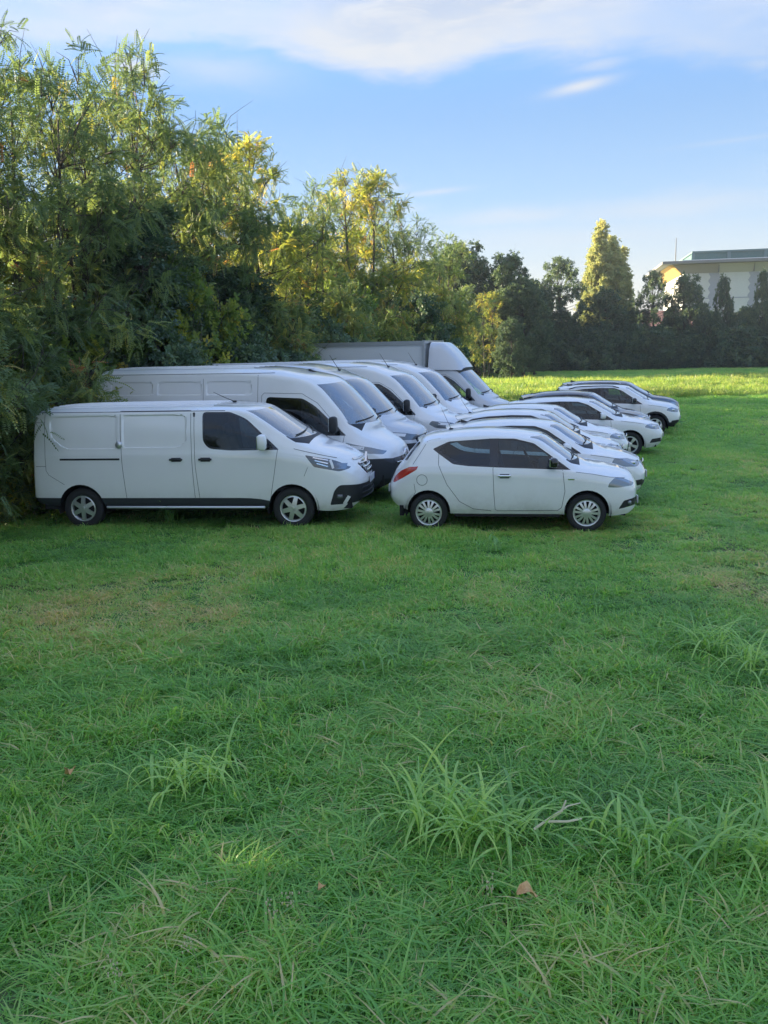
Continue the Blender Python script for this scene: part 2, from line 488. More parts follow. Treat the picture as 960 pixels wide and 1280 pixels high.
    def emit(s, part, name, m_, parent, both=False, geo=False, off=0.0, far=True):
        """both: one object for each side of the vehicle, else both halves as one mesh"""
        s.bm.verts.index_update()
        vs, fs, ns = s.extract(part, geo)
        if not fs: return []
        if off: vs = [p + s.normal_at(p) * off for p in vs]
        mv = [Vector((p.x, -p.y, p.z)) for p in vs]; mf = [tuple(reversed(f)) for f in fs]; mn = None if geo else [Vector((n.x, -n.y, n.z)) for n in ns]
        if both:
            r = [link(name, new_mesh(name, mv, mf, m_, True, mn), parent)]
            if far: r.append(link(name, new_mesh(name, vs, fs, m_, True, ns), parent))
        else:
            k = len(vs); rm = []; V2 = list(vs); N2 = list(ns) if ns else None          # halves welded along the middle
            for i, p in enumerate(mv):
                if abs(p.y) < 1e-5: rm.append(i)
                else:
                    rm.append(len(V2)); V2.append(p)
                    if N2 is not None: N2.append(mn[i])
            r = [link(name, new_mesh(name, V2, fs + [tuple(rm[i] for i in f) for f in mf], m_, True, N2), parent)]
        if geo:
            for o in r: o.data.set_sharp_from_angle(angle=R(25))
        return r
    def hit(s, ax, u, v):
        if ax == 'side': o, d = Vector((u, 4, v)), Vector((0, -1, 0))
        elif ax == 'front': o, d = Vector((s.L + 3, max(u, 1e-4), v)), Vector((-1, 0, 0))
        elif ax == 'rear': o, d = Vector((-3, max(u, 1e-4), v)), Vector((1, 0, 0))
        else: o, d = Vector((u, max(v, 1e-4), 6)), Vector((0, 0, -1))
        loc, n, i, dist = s.bvh.ray_cast(o, d)
        if loc is None:
            loc, n, i, dist = s.bvh.find_nearest(o + d * 3)
        return loc, s.normal_at(loc)
    def ribbon(s, ax, pts, wd, off=.002, closed=False, step=.05, mir=True, thick=0.0):
        P = [np.array(p, float) for p in pts]
        if closed: P.append(P[0])
        S = [P[0]]
        for a, b in zip(P[:-1], P[1:]):
            k = max(1, int(np.linalg.norm(b - a) / step))
            S += [a + (b - a) * (i + 1) / k for i in range(k)]
        v = []; f = []; n = len(S)
        for i in range(n):
            t = S[min(i + 1, n - 1)] - S[max(i - 1, 0)]; ln = np.linalg.norm(t); t = t / max(ln, 1e-9); q = np.array((-t[1], t[0])) * wd / 2
            for sg in (1, -1):
                pt = S[i] + q * sg
                loc, nn = s.hit(ax, *pt); v.append(loc + nn * off)
        for i in range(n - 1): f.append((2 * i, 2 * i + 1, 2 * i + 3, 2 * i + 2))
        if thick:
            k = len(v); v += [p - (s.normal_at(p)) * thick for p in v]
            f += [tuple(reversed([i + k for i in q])) for q in f]
            for i in range(n - 1):
                f += [(2 * i, 2 * i + 2, 2 * i + 2 + k, 2 * i + k), (2 * i + 3, 2 * i + 1, 2 * i + 1 + k, 2 * i + 3 + k)]
        return v, f
    def seam(s, pts, parent, ax='side', wd=.007, name='panel_gap', m_=None, closed=False, off=.002, far=True, thick=0.0):
        v, f = s.ribbon(ax, pts, wd, off, closed, thick=thick)
        mb = MB().add([(p[0], -p[1], p[2]) for p in v], [tuple(reversed(q)) for q in f])
        if ax in ('front', 'top', 'rear'): mb.add(v, f)
        r = [link(name, mb.mesh(name, m_ or M_GAP), parent)]
        if far and ax == 'side': r.append(link(name, MB().add(v, f).mesh(name, m_ or M_GAP), parent))
        return r

# ------------------------------------------------------------------ shared pieces
_wheels = {}
def wheel_meshes(style, r, rim, wd):
    key = (style, r, rim, wd)
    if key in _wheels: return _wheels[key]
    h = wd / 2
    ty = MB().lathe_y([(rim - .005, h * .75), (rim, h * .9), (rim + .03, h), (r - .035, h * .98), (r - .012, h * .84), (r, h * .55), (r, -h * .55), (r - .012, -h * .84), (r - .035, -h * .98), (rim + .03, -h), (rim, -h * .9), (rim - .005, -h * .75)], n=40)
    for k in range(4):                                                   # tread grooves read as rings
        y = h * (-.45 + .3 * k); ty.lathe_y([(r + .001, y - .006), (r - .006, y - .004), (r - .006, y + .004), (r + .001, y + .006)], n=40)
    tyre = ty.mesh('tyre', M_RUB)
    b = MB()
    b.lathe_y([(rim - .004, -h * .74), (rim - .002, -h * .86), (rim - .012, -h * .84), (rim - .022, -h * .72), (rim - .03, -h * .2), (rim - .03, h * .6)], n=40)
    def spoke(a0, ri, ro, wi, wo, yi, yo, th=.02):
        c, s_ = math.cos(a0), math.sin(a0)
        def P(rr, t, y): return (rr * c - t * s_, y, rr * s_ + t * c)
        rm = (ri + ro) / 2; ym = (yi + yo) / 2 - .006; wm = (wi + wo) / 2
        v = [P(ri, -wi, yi), P(ri, wi, yi), P(rm, -wm, ym), P(rm, wm, ym), P(ro, -wo, yo), P(ro, wo, yo)]
        v += [(p[0], p[1] + th, p[2]) for p in v]
        b.add(v, [(0, 1, 3, 2), (2, 3, 5, 4), (0, 2, 8, 6), (2, 4, 10, 8), (1, 7, 9, 3), (3, 9, 11, 5), (6, 8, 9, 7), (8, 10, 11, 9)])
    yf = -h * .80
    if style == 'cap':                       # hub cap of paired fins
        for k in range(7):
            for dd in (-.2, .2):
                spoke(2 * math.pi * k / 7 + dd, .055, rim - .012, .014, .018, yf - .012, yf + .004)
        b.lathe_y([(0, yf - .022), (.04, yf - .021), (.068, yf - .014), (.075, yf)], n=28)
    elif style == 'six':                     # cap with six broad arms
        for k in range(6):
            spoke(2 * math.pi * k / 6 + .3, .05, rim - .012, .038, .030, yf - .012, yf + .004)
            spoke(2 * math.pi * k / 6 + .3, rim - .05, rim - .01, .028, .058, yf - .002, yf + .004)
        b.lathe_y([(0, yf - .02), (.03, yf - .019), (.034, yf - .015), (.066, yf - .014), (.08, yf)], n=28)
    else:                                    # five twin spokes
        for k in range(5):
            for dd in (-.2, .2):
                spoke(2 * math.pi * k / 5 + .2 + dd * .6, .045, rim - .012, .016, .02, yf + .0, yf - .004)
        b.lathe_y([(0, yf - .008), (.03, yf - .008), (.06, yf - .002), (.065, yf + .01)], n=24)
    b.lathe_y([(rim - .008, yf + .012), (rim - .03, yf + .0), (rim - .034, yf + .02)], n=40)
    rimm = b.mesh('rim', M_RIM); rimm.set_sharp_from_angle(angle=R(35))
    d = MB().lathe_y([(0, yf + .05), (rim - .03, yf + .05)], n=28)
    back = d.mesh('brake_disc', M_WELL)
    _wheels[key] = (tyre, rimm, back)
    return _wheels[key]

def add_wheels(root, sp, style, r, rim, wd=.20, turn=0.0):
    t, rm, bk = wheel_meshes(style, r, rim, wd)
    hw = max(p[1] for p in sp['hw'])
    rnd = random.Random(hash(style) % 7 + int(sp['L'] * 100))
    for hx, front in ((sp['hubs'][0], False), (sp['hubs'][1], True)):
        for sg in (-1, 1):
            o = link('wheel', None, root)
            o.location = (hx, sg * (hw - wd / 2 - sp.get('wheel_in', .045)), r - .015)
            o.rotation_euler = (0, rnd.uniform(0, 6), (math.pi if sg > 0 else 0) + (turn if front else 0))
            link('tyre', t, o); link('rim', rm, o); link('brake_disc', bk, o)
            # dark liner of the wheel arch
            ar = sp['arch'] + .03; y0, y1 = sg * (hw - .035), sg * (hw - .42)
            v = []; f = []
            for k in range(15):
                a = math.pi * (k / 14 * 1.16 - .08); p = (hx + ar * math.cos(a), sp['arch_z'] + ar * math.sin(a))
                v += [(p[0], y0, p[1]), (p[0], y1, p[1])]
            for k in range(14): f.append((2 * k, 2 * k + 1, 2 * k + 3, 2 * k + 2))
            f.append(tuple(2 * k + 1 for k in range(15)))
            MB().add(v, f).obj('wheel_well', M_WELL, root)

def add_mirror(root, sh, x, z, size, m_, arm=M_PLAS, out=.05):
    loc, n = sh.hit('side', x, z)
    for sg in (-1, 1):
        b = MB(); d = size
        M = Matrix.Rotation(sg * R(-8), 3, 'Z')
        b.rbox((x + .02, sg * (loc.y + out + d[1] / 2), z + d[2] * .35), d, min(d) * .42, M, 4)
        mo = b.obj('wing_mirror', m_, root)
        MB().rbox((x + .03, sg * (loc.y + out * .5), z + .0), (.09, out + .12, .045), .02, None, 3).obj('mirror_arm', arm, mo)
        MB().rbox((x + .02 - d[0] * .46, sg * (loc.y + out + d[1] / 2), z + d[2] * .35), (.02, d[1] * .8, d[2] * .8), .01, M, 3).obj('mirror_glass', M_CHROME, mo)

def add_handle(door_objs, sh, x, z, m_, ln=.2):
    loc, n = sh.hit('side', x, z)
    for o, sg in zip(door_objs, (-1, 1)):
        b = MB()
        b.rbox((x, sg * (loc.y + .022), z), (ln, .028, .034), .014, None, 3)
        h = b.obj('handle', m_, o)
        MB().rbox((x, sg * (loc.y + .002), z - .004), (ln * .72, .012, .065), .005, None, 3).obj('handle_recess', M_GAP if m_ is M_PLAS else M_PLASG, h)

def add_seats(root, xs, z0, half, wd=.5, back=.62, m_=M_SEAT):
    for x, ys in xs:
        for y in ys:
            b = MB(); M = Matrix.Rotation(R(-14), 3, 'Y')
            b.rbox((x, y, z0 + .06), (.5, wd, .16), .06, Matrix.Rotation(R(-6), 3, 'Y'), 3)
            b.rbox((x - .27, y, z0 + .06 + back / 2), (.13, wd * .95, back), .06, M, 3)
            b.rbox((x - .37, y, z0 + .06 + back + .10), (.10, .27, .19), .05, M, 3)
            b.tube([(x - .345, y - .05, z0 + back), (x - .36, y - .05, z0 + back + .12)], .008, 5)
            b.tube([(x - .345, y + .05, z0 + back), (x - .36, y + .05, z0 + back + .12)], .008, 5)
            b.obj('seat', m_, root)

def add_cabin(root, sh, dash, belt, hw, rows, floor=.32, x_back=None, wheel_y=.36, van=False):
    """dash board, steering wheel, seats, floor; dash=(x, z)"""
    dx_, dz_ = dash
    MB().rbox((dx_ + .02, 0, dz_ - .14), (.42, hw * 1.84, .26), .09, None, 4).obj('dashboard', M_TRIM, root)
    b = MB(); c = Vector((dx_ - .33, wheel_y, dz_ - .02)); M = Matrix.Rotation(R(-28 if not van else -45), 3, 'Y')
    ring = [c + M @ Vector((0, .185 * math.cos(t), .185 * math.sin(t))) for t in np.linspace(0, 2 * math.pi, 25)]
    b.tube(ring, .016, 6, False)
    for t in (0.1, math.pi - .1, -math.pi / 2): b.tube([c, c + M @ Vector((0, .18 * math.cos(t), .18 * math.sin(t)))], .014, 5)
    b.rbox(c, (.05, .12, .1), .02, M, 3)
    b.tube([c, (dx_, wheel_y, dz_ - .12)], .03, 6)
    b.obj('steering_wheel', M_PLAS, root)
    add_seats(root, rows, floor + .12, hw)
    x0 = x_back if x_back is not None else .3
    MB().box(((x0 + dx_ + .3) / 2, 0, floor - .02), (dx_ + .3 - x0, hw * 1.8, .06)).obj('cabin_floor', M_TRIM, root)

def add_lining(root, sh, parts, z0):
    sh.bm.verts.index_update(); vs, fs, ns = sh.extract(parts)
    keep = [f for f in fs if min(vs[i].z for i in f) > z0]
    used = sorted({i for f in keep for i in f}); rm = {k: i for i, k in enumerate(used)}
    V = [vs[i] - ns[i] * .022 for i in used]; F = [tuple(reversed([rm[i] for i in f])) for f in keep]
    k = len(V)
    V2 = V + [Vector((p.x, -p.y, p.z)) for p in V]; F2 = F + [tuple(reversed([i + k for i in f])) for f in F]
    link('cabin_lining', new_mesh('cabin_lining', V2, F2, M_TRIM), root)

def underbody(root, sp, z=.30, h=.16):
    L = sp['L']; a, b = sp['hubs']; hw = max(p[1] for p in sp['hw']); ar = sp['arch'] + .06
    for x0, x1, wd in ((.18, a - ar, hw - .1), (a - ar, a + ar, hw - .44), (a + ar, b - ar, hw - .06), (b - ar, b + ar, hw - .44), (b + ar, L - .22, hw - .2)):
        MB().box(((x0 + x1) / 2, 0, z), (x1 - x0 - .004, wd * 2, h)).obj('underbody', M_WELL, root)

def wiper(root, sh, z, half):
    """two blades lying along the foot of the windscreen"""
    for y0, y1 in ((-half, -.03), (.05, half)):
        v = []
        for k in range(6):
            y = y0 + (y1 - y0) * k / 5; loc, n = sh.hit('front', abs(y), z + .012 * (k if y0 < 0 else k))
            v.append(Vector((loc.x, math.copysign(loc.y, y), loc.z)) + Vector((n.x, math.copysign(n.y, y), n.z)) * .018)
        MB().tube(v, .011, 6).obj('wiper', M_PLAS, root)

def plate(root, sh, z, w_=.50, h=.11, ax='front'):
    loc, n = sh.hit(ax, .02, z); sg = 1 if ax == 'front' else -1
    x = loc.x + sg * .012
    o = MB().box((x, 0, z), (.012, w_, h)).obj('licence_plate', M_PLATE, root, smooth=False)
    for s_ in (-1, 1): MB().box((x + sg * .004, s_ * (w_ / 2 - .02), z), (.008, .035, h - .006)).obj('blue_band', M_BLUE, o, smooth=False)

def antenna(root, base, vec, rad=.006, fin=False):
    b = MB(); p = Vector(base)
    if fin: b.add([p + Vector(q) for q in ((-.09, -.025, 0), (-.09, .025, 0), (.09, -.02, 0), (.09, .02, 0), (-.09, 0, .06))], [(0, 1, 4), (1, 3, 4), (3, 2, 4), (2, 0, 4), (0, 2, 3, 1)])
    else:
        b.rbox(p + Vector((0, 0, .012)), (.07, .04, .035), .015, None, 3)
        b.tube([p + Vector((0, 0, .01)), p + Vector(vec) * .5, p + Vector(vec)], [rad, rad * .8, rad * .5], 6)
    b.obj('antenna', M_PLAS, root)

def spot(root, rear_hub_x, x, y, yaw, z=0.0):
    """put the vehicle so that its rear axle centre stands at x, y"""
    c, s_ = math.cos(R(yaw)), math.sin(R(yaw))
    root.location = (x - c * rear_hub_x, y - s_ * rear_hub_x, z); root.rotation_euler = (0, 0, R(yaw))

# ------------------------------------------------------------------ small three-door-looking hatchback (the near white car)
def build_city_car():
    sp = dict(L=3.84, hubs=(.64, 3.03), arch=.335, arch_z=.30, rF=.09, rR=.08, rc=.09, rs=.05, sh=.035, swF=.20, lenF=.9, swR=.16, lenR=.6, bow=(2.2, 2.85, .17),
        zt=[(0, .74), (.08, .90), (.18, 1.02), (.32, 1.20), (.46, 1.35), (.55, 1.43), (.8, 1.475), (1.2, 1.512), (1.55, 1.52), (1.9, 1.495), (2.2, 1.435), (2.5, 1.245), (2.8, 1.045), (2.92, .995), (3.2, .965), (3.5, .92), (3.68, .875), (3.78, .825), (3.84, .735)],
        zb=[(0, .40), (.25, .31), (.6, .27), (3.0, .255), (3.5, .23), (3.75, .25), (3.84, .30)],
        hw=[(0, .70), (.2, .765), (.5, .815), (.9, .84), (3.05, .838), (3.35, .815), (3.6, .755), (3.84, .64)],
        belt=[(0, .62), (.15, .80), (.35, .93), (.65, .985), (1.0, .985), (1.6, .97), (2.7, .905), (3.0, .875), (3.3, .84), (3.6, .775), (3.84, .65)],
        wr=[(0, .60), (.3, .60), (.6, .575), (1.2, .585), (1.9, .585), (2.2, .60), (2.55, .655), (2.9, .70), (3.3, .66), (3.6, .58), (3.84, .45)],
        drop=[(0, .05), (.4, .09), (.7, .085), (2.1, .08), (2.5, .06), (2.9, .045), (3.84, .05)],
        gF=[(.2, -.05), (.32, .0), (.6, .0), (.72, -.01), (.85, -.05), (.95, -.08)], gR=[(.2, -.05), (.5, .03), (.65, .03), (.85, -.0), (1.4, -.0)])
    s = Shell(sp); r = link('parked_car', None, None, 'small white three-door-looking hatchback with silver hubcaps, parked broadside in front of the white cars', 'car', 'cars parked side by side')
    s.cut('side', circ((sp['hubs'][0], .30), .335), 'x'); s.cut('side', circ((sp['hubs'][1], .30), .335), 'x'); s.kill('x')
    s.cut('side', rpoly([(.80, 1.235), (.93, 1.335), (1.2, 1.375), (1.575, 1.385), (1.575, 1.005), (1.35, 1.015), (1.08, 1.055)], [.03, .08, .05, .02, .02, .05, .10]), 'rear_side_window')
    s.cut('side', rpoly([(1.70, 1.383), (1.98, 1.375), (2.19, 1.325), (2.40, 1.195), (2.72, .948), (1.70, 1.00)], [.02, .08, .06, .08, .02, .03]), 'side_window')
    s.cut('side', rpoly([(1.56, 1.40), (1.72, 1.40), (1.72, .985), (1.56, .99)], .005), 'pillar')
    s.cut('side', rpoly([(.70, 1.25), (.95, 1.36), (1.6, 1.40), (1.95, 1.395), (2.24, 1.325), (2.80, .925), (1.68, .98), (1.3, .995), (1.02, 1.03)], .03), 'surround')
    s.cut('side', rpoly([(1.625, .97), (2.66, .93), (2.70, .60), (2.64, .33), (1.66, .315)], [.01, .01, .05, .05, .05]), 'door')
    s.cut('side', rpoly([(.80, 1.0), (1.60, .975), (1.615, .31), (1.33, .33), (1.12, .46), (.93, .72)], [.05, .01, .03, .06, .10, .06]), 'rear_door')
    s.cut('front', [(-.1, 1.06), (.615, 1.06), (.525, 1.415), (-.1, 1.43)], 'windscreen', filt=lambda c, n: n.x > .15 and c.x > 1.8)
    s.cut('top', [(2.5, -.1), (2.95, -.1), (2.93, .60), (2.80, .665), (2.5, .62)], 'cowl', filt=lambda c, n: n.z > .3 and c.z < 1.09)
    s.cut('front', rpoly([(-.1, 1.06), (.58, 1.06), (.50, 1.34), (-.1, 1.36)], .03), 'rear_window', filt=lambda c, n: n.x < -.15 and c.x < .8)
    s.cut('top', rpoly([(2.93, -.1), (2.96, .62), (3.3, .63), (3.62, .50), (3.72, .3), (3.74, -.1)], .05), 'hood', filt=lambda c, n: n.z > .35)
    s.cut('side', rpoly([(3.33, .675), (3.35, .735), (3.43, .81), (3.56, .80), (3.76, .705), (3.72, .68), (3.50, .665)], .02), 'headlight', filt=lambda c, n: c.y > .3)
    s.cut('side', rpoly([(.06, .73), (.10, .82), (.20, .91), (.34, .98), (.56, 1.005), (.46, .945), (.36, .73)], .015), 'tail_light', filt=lambda c, n: c.y > .3)
    s.cut('front', rpoly([(-.1, .46), (.30, .46), (.26, .74), (-.1, .75)], .05), 'grille', filt=lambda c, n: n.x > .3 and c.x > 3.4)
    s.cut('side', rpoly([(3.50, .335), (3.58, .46), (3.80, .50), (3.80, .38)], .02), 'fog_recess', filt=lambda c, n: c.y > .3)
    W = M_WHITE
    add_lining(r, s, ('body', 'door', 'rear_door', 'surround', 'pillar'), .40)
    s.emit('body', 'body', W, r); s.emit('hood', 'hood', W, r)
    d = s.emit('door', 'door', W, r, True); s.emit('rear_door', 'rear_door', W, r, True)
    s.emit('side_window', 'side_window', M_GLASS, r, True, off=-.004); s.emit('rear_side_window', 'side_window', M_GLASS, r, True, off=-.004)
    s.emit('surround', 'window_surround', M_GLOSSB, r, True); s.emit('pillar', 'door_pillar', M_GLOSSB, r, True)
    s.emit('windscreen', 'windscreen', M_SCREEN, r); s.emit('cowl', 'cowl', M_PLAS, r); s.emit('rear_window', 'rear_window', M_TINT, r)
    hl = s.emit('headlight', 'headlight', M_LENS, r, True); s.emit('tail_light', 'tail_light', M_RED, r, True)
    s.emit('grille', 'grille', M_GLOSSB, r, off=-.01); s.emit('fog_recess', 'fog_recess', M_PLAS, r, True, off=-.012)
    s.seam([(1.645, 1.0), (1.625, .97), (1.64, .6), (1.66, .335), (1.70, .315), (2.6, .325), (2.655, .37), (2.70, .62), (2.665, .935)], r)
    s.seam([(.80, 1.22), (.80, 1.02), (.93, .72), (1.12, .46), (1.33, .345), (1.60, .315)], r)
    s.seam([(.62, 1.36), (.52, 1.20), (.40, 1.02)], r, wd=.006); s.seam([(2.86, .905), (3.1, .875), (3.36, .825), (3.60, .79)], r, wd=.005)
    s.seam([(.42, .73), (.44, .60), (.36, .45)], r, wd=.006)
    s.seam(circ((.545, .79), .082, 20), r, wd=.007, closed=True, name='fuel_cap_gap')
    for nm, x, z, m_, rr in (('fog_lamp', 3.68, .42, M_LENS, .04),):
        for sg in (-1, 1):
            loc, n = s.hit('side', x, z); MB().rbox((loc.x - .01, sg * (loc.y - .005), loc.z), (.06, .05, .07), .025).obj(nm, m_, r)
    add_handle(d, s, 1.80, .855, M_CHROME)
    add_mirror(r, s, 2.50, 1.01, (.13, .20, .15), M_GLOSSB, out=.04)
    loc, n = s.hit('side', 2.79, .80)
    for sg in (-1, 1): MB().rbox((2.79, sg * (loc.y + .002), .80), (.10, .008, .025), .004).obj('side_repeater', M_CHROME, r)
    add_wheels(r, sp, 'cap', .295, .205, .185); underbody(r, sp)
    add_cabin(r, s, (2.52, .98), .95, .68, [(2.0, (-.35, .35)), (1.08, (-.32, .32))], floor=.34, x_back=.45)
    wiper(r, s, 1.075, .50)
    plate(r, s, .40); plate(r, s, .58, ax='rear')
    # tail spoiler and the thin roof antenna
    b = MB(); pr = [(.72, 1.452), (.55, 1.425), (.42, 1.37), (.43, 1.345), (.58, 1.36)]
    ys = np.linspace(-.56, .56, 9); v = [(x + .10 * (y / .56) ** 2, y, z - .045 * (y / .56) ** 2) for y in ys for x, z in pr]
    f = [(i * 5 + k, i * 5 + (k + 1) % 5, (i + 1) * 5 + (k + 1) % 5, (i + 1) * 5 + k) for i in range(8) for k in range(5)] + [(4, 3, 2, 1, 0), (40, 41, 42, 43, 44)]
    b.add(v, f).obj('tail_spoiler', W, r)
    antenna(r, (.95, 0, 1.485), (-.16, 0, .36), .004)
    for sg in (-1, 1):
        b = MB().rbox((3.50, sg * .655, .735), (.10, .05, .06), .025); b.obj('lamp_bulb', M_CHROME, hl[0 if sg < 0 else 1])
    return r, sp

# ------------------------------------------------------------------ hatchbacks of the row: one plan stretched to each car
def build_hatch(label, L=4.36, H=1.47, W=.895, paint_=None, roof=None, style='alloy', rails=False, detail=True, wheel_r=.315, suv=False, hub=None, lamp=None, mirror=None, cladding=False, fin=True, rear_antenna=False, grille_w=.48):
    P = paint_ or M_WHITE; q = L / 4.36; h = H / 1.47; a = W / .895
    S = lambda pts: [(x * q, z * h) for x, z in pts]
    SW = lambda pts: [(x * q, y * a) for x, y in pts]
    hubs = hub or (.83 * q, 3.48 * q)
    ar = wheel_r + .045
    sp = dict(L=L, hubs=hubs, arch=ar, arch_z=wheel_r - .0, rF=.08, rR=.08, rc=.08, rs=.045, sh=.035, swF=.20, lenF=.8, swR=.14, lenR=.6, bow=(2.5 * q, 3.2 * q, .17),
        zt=S([(0, .78), (.06, .95), (.2, 1.06), (.45, 1.24), (.62, 1.34), (.85, 1.405), (1.2, 1.45), (1.75, 1.47), (2.15, 1.458), (2.42, 1.415), (2.8, 1.22), (3.15, 1.04), (3.3, .985), (3.5, .955), (3.9, .90), (4.15, .83), (4.29, .755), (4.36, .68)]) if not suv else
           S([(0, .80), (.06, .98), (.16, 1.10), (.36, 1.30), (.5, 1.385), (.75, 1.435), (1.2, 1.462), (1.75, 1.47), (2.2, 1.458), (2.5, 1.415), (2.85, 1.24), (3.2, 1.07), (3.34, 1.015), (3.6, .99), (3.95, .945), (4.2, .885), (4.31, .80), (4.36, .71)]),
        zb=S([(0, .42), (.3, .32), (.8, .27), (3.5, .25), (4.0, .22), (4.25, .24), (4.36, .30)]) if not suv else S([(0, .46), (.3, .36), (.8, .30), (3.5, .29), (4.0, .27), (4.25, .30), (4.36, .36)]),
        hw=SW([(0, .74), (.2, .81), (.55, .87), (1.0, .895), (3.5, .892), (3.85, .865), (4.15, .79), (4.36, .66)]),
        belt=S([(0, .64), (.12, .82), (.35, .93), (.8, .965), (1.5, .955), (3.1, .90), (3.5, .87), (3.9, .80), (4.2, .68), (4.36, .54)]),
        wr=SW([(0, .64), (.4, .62), (.8, .61), (1.5, .62), (2.2, .62), (2.5, .635), (2.9, .70), (3.3, .745), (3.8, .70), (4.15, .61), (4.36, .46)]),
        drop=[(0, .05), (.5, .085), (1.0, .085), (2.3, .08), (2.9, .06), (3.3, .05), (L, .05)],
        gF=[(.2, -.09), (.35, -.01), (.55, 0), (.72, -.02), (.9, -.11), (1.0, -.14)], gR=[(.2, -.04), (.5, .04), (.7, .03), (.9, 0), (1.4, 0)])
    if suv: sp['gF'] = [(.25, -.10), (.42, -.01), (.62, 0), (.85, -.015), (.98, -.09), (1.1, -.12)]
    s = Shell(sp); r = link('parked_car', None, None, label, 'car', 'cars parked side by side')
    if cladding:
        for k in (0, 1): s.cut('side', circ((hubs[k], wheel_r), ar + .06), 'arch_trim')
        s.cut('side', [(hubs[0], .2), (hubs[1], .2), (hubs[1], .43), (hubs[0], .43)], 'arch_trim', src=('body',))
        s.cut('side', [(hubs[1], .2), (L + .3, .2), (L + .3, .42), (hubs[1], .42)], 'arch_trim', filt=lambda c, n: True)
    for k in (0, 1): s.cut('side', circ((hubs[k], wheel_r), ar), 'x', src=('body', 'arch_trim'))
    s.kill('x')
    s.cut('side', rpoly(S([(1.12, 1.335), (1.75, 1.365), (1.75, .985), (1.10, 1.02), (.90, 1.15)]), [.05, .02, .02, .06, .08]), 'rear_side_window')
    s.cut('side', rpoly(S([(1.86, 1.365), (2.20, 1.355), (2.40, 1.30), (2.62, 1.18), (3.02, .935), (1.86, .98)]), [.02, .08, .06, .08, .02, .03]), 'side_window')
    s.cut('side', rpoly(S([(.62, 1.19), (.86, 1.29), (1.05, 1.325), (1.04, 1.03), (.84, 1.07)]), .03), 'quarter_window')
    s.cut('side', rpoly(S([(.56, 1.19), (.85, 1.315), (1.2, 1.36), (1.75, 1.385), (2.20, 1.375), (2.44, 1.30), (3.09, .915), (1.8, .965), (1.0, 1.01), (.8, 1.05)]), .03), 'surround')
    dz = .34 if not cladding else .44
    s.cut('side', rpoly([(1.80 * q, .95 * h), (3.0 * q, .91 * h), (3.03 * q, .60 * h), (2.93 * q, dz), (1.83 * q, dz)], [.01, .01, .05, .05, .05]), 'door')
    s.cut('side', rpoly([(1.02 * q, .97 * h), (1.79 * q, .95 * h), (1.82 * q, dz), (1.40 * q, dz + .02), (1.12 * q, .68 * h)], [.03, .01, .04, .06, .08]), 'rear_door')
    s.cut('front', [(-.1, 1.05 * h), (.675 * a, 1.05 * h), (.56 * a, 1.385 * h), (-.1, 1.405 * h)], 'windscreen', filt=lambda c, n: n.x > .15 and c.x > 2 * q)
    s.cut('top', SW([(2.85, -.1), (3.33, -.1), (3.31, .64), (3.14, .715), (2.85, .68)]), 'cowl', filt=lambda c, n: n.z > .3 and c.z < 1.08 * h)
    s.cut('front', rpoly([(-.1, 1.06 * h), (.60 * a, 1.06 * h), (.52 * a, 1.33 * h), (-.1, 1.35 * h)], .03), 'rear_window', filt=lambda c, n: n.x < -.15 and c.x < 1)
    s.cut('top', rpoly(SW([(3.32, -.1), (3.35, .66), (3.75, .67), (4.08, .55), (4.22, .3), (4.25, -.1)]), .05), 'hood', filt=lambda c, n: n.z > .35)
    lp = lamp or [(3.83, .735), (3.88, .80), (4.02, .815), (4.24, .755), (4.22, .665), (4.0, .69)]
    s.cut('side', rpoly(S(lp), .02), 'headlight', filt=lambda c, n: c.y > .3)
    s.cut('side', rpoly(S([(.02, .78), (.02, .90), (.30, .955), (.42, .92), (.36, .80), (.2, .77)]), .02), 'tail_light', filt=lambda c, n: c.y > .3)
    s.cut('front', rpoly([(-.1, .60 * h), (grille_w * .9, .60 * h), (grille_w, .76 * h), (-.1, .78 * h)], .03), 'grille', filt=lambda c, n: n.x > .3 and c.x > 3.5 * q)
    s.cut('front', rpoly([(-.1, .32 * h), (.62, .32 * h), (.60, .44 * h), (-.1, .45 * h)], .04), 'lower_grille', src=('body', 'arch_trim'), filt=lambda c, n: n.x > .3 and c.x > 3.5 * q)
    s.cut('side', rpoly(S([(3.96, .335), (4.02, .44), (4.26, .46), (4.26, .36)]), .02), 'fog_recess', src=('body', 'arch_trim'), filt=lambda c, n: c.y > .3)
    if roof: s.cut('top', rpoly(SW([(.55, -.1), (.55, .60), (2.45, .62), (2.45, -.1)]), .03), 'roof', filt=lambda c, n: n.z > .55 and c.z > 1.25 * h)
    add_lining(r, s, ('body', 'door', 'rear_door', 'surround', 'roof'), .40)
    s.emit('body', 'body', P, r); s.emit('hood', 'hood', P, r); s.emit('roof', 'roof', roof, r)
    d = s.emit('door', 'door', P, r, True); d2 = s.emit('rear_door', 'rear_door', P, r, True)
    s.emit('side_window', 'side_window', M_GLASS, r, True, off=-.004); s.emit('rear_side_window', 'side_window', M_TINT, r, True, off=-.004); s.emit('quarter_window', 'quarter_window', M_TINT, r, True, off=-.004)
    s.emit('surround', 'window_surround', M_GLOSSB, r, True)
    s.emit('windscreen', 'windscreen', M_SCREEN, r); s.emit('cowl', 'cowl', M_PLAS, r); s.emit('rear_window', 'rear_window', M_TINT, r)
    hl = s.emit('headlight', 'headlight', M_LENS, r, True); s.emit('tail_light', 'tail_light', M_RED, r, True)
    s.emit('grille', 'grille', M_GLOSSB, r, off=-.006); s.emit('lower_grille', 'lower_grille', M_PLAS, r, off=-.01); s.emit('fog_recess', 'fog_recess', M_PLAS, r, True, off=-.008)
    s.emit('arch_trim', 'arch_cladding', M_PLAS, r)
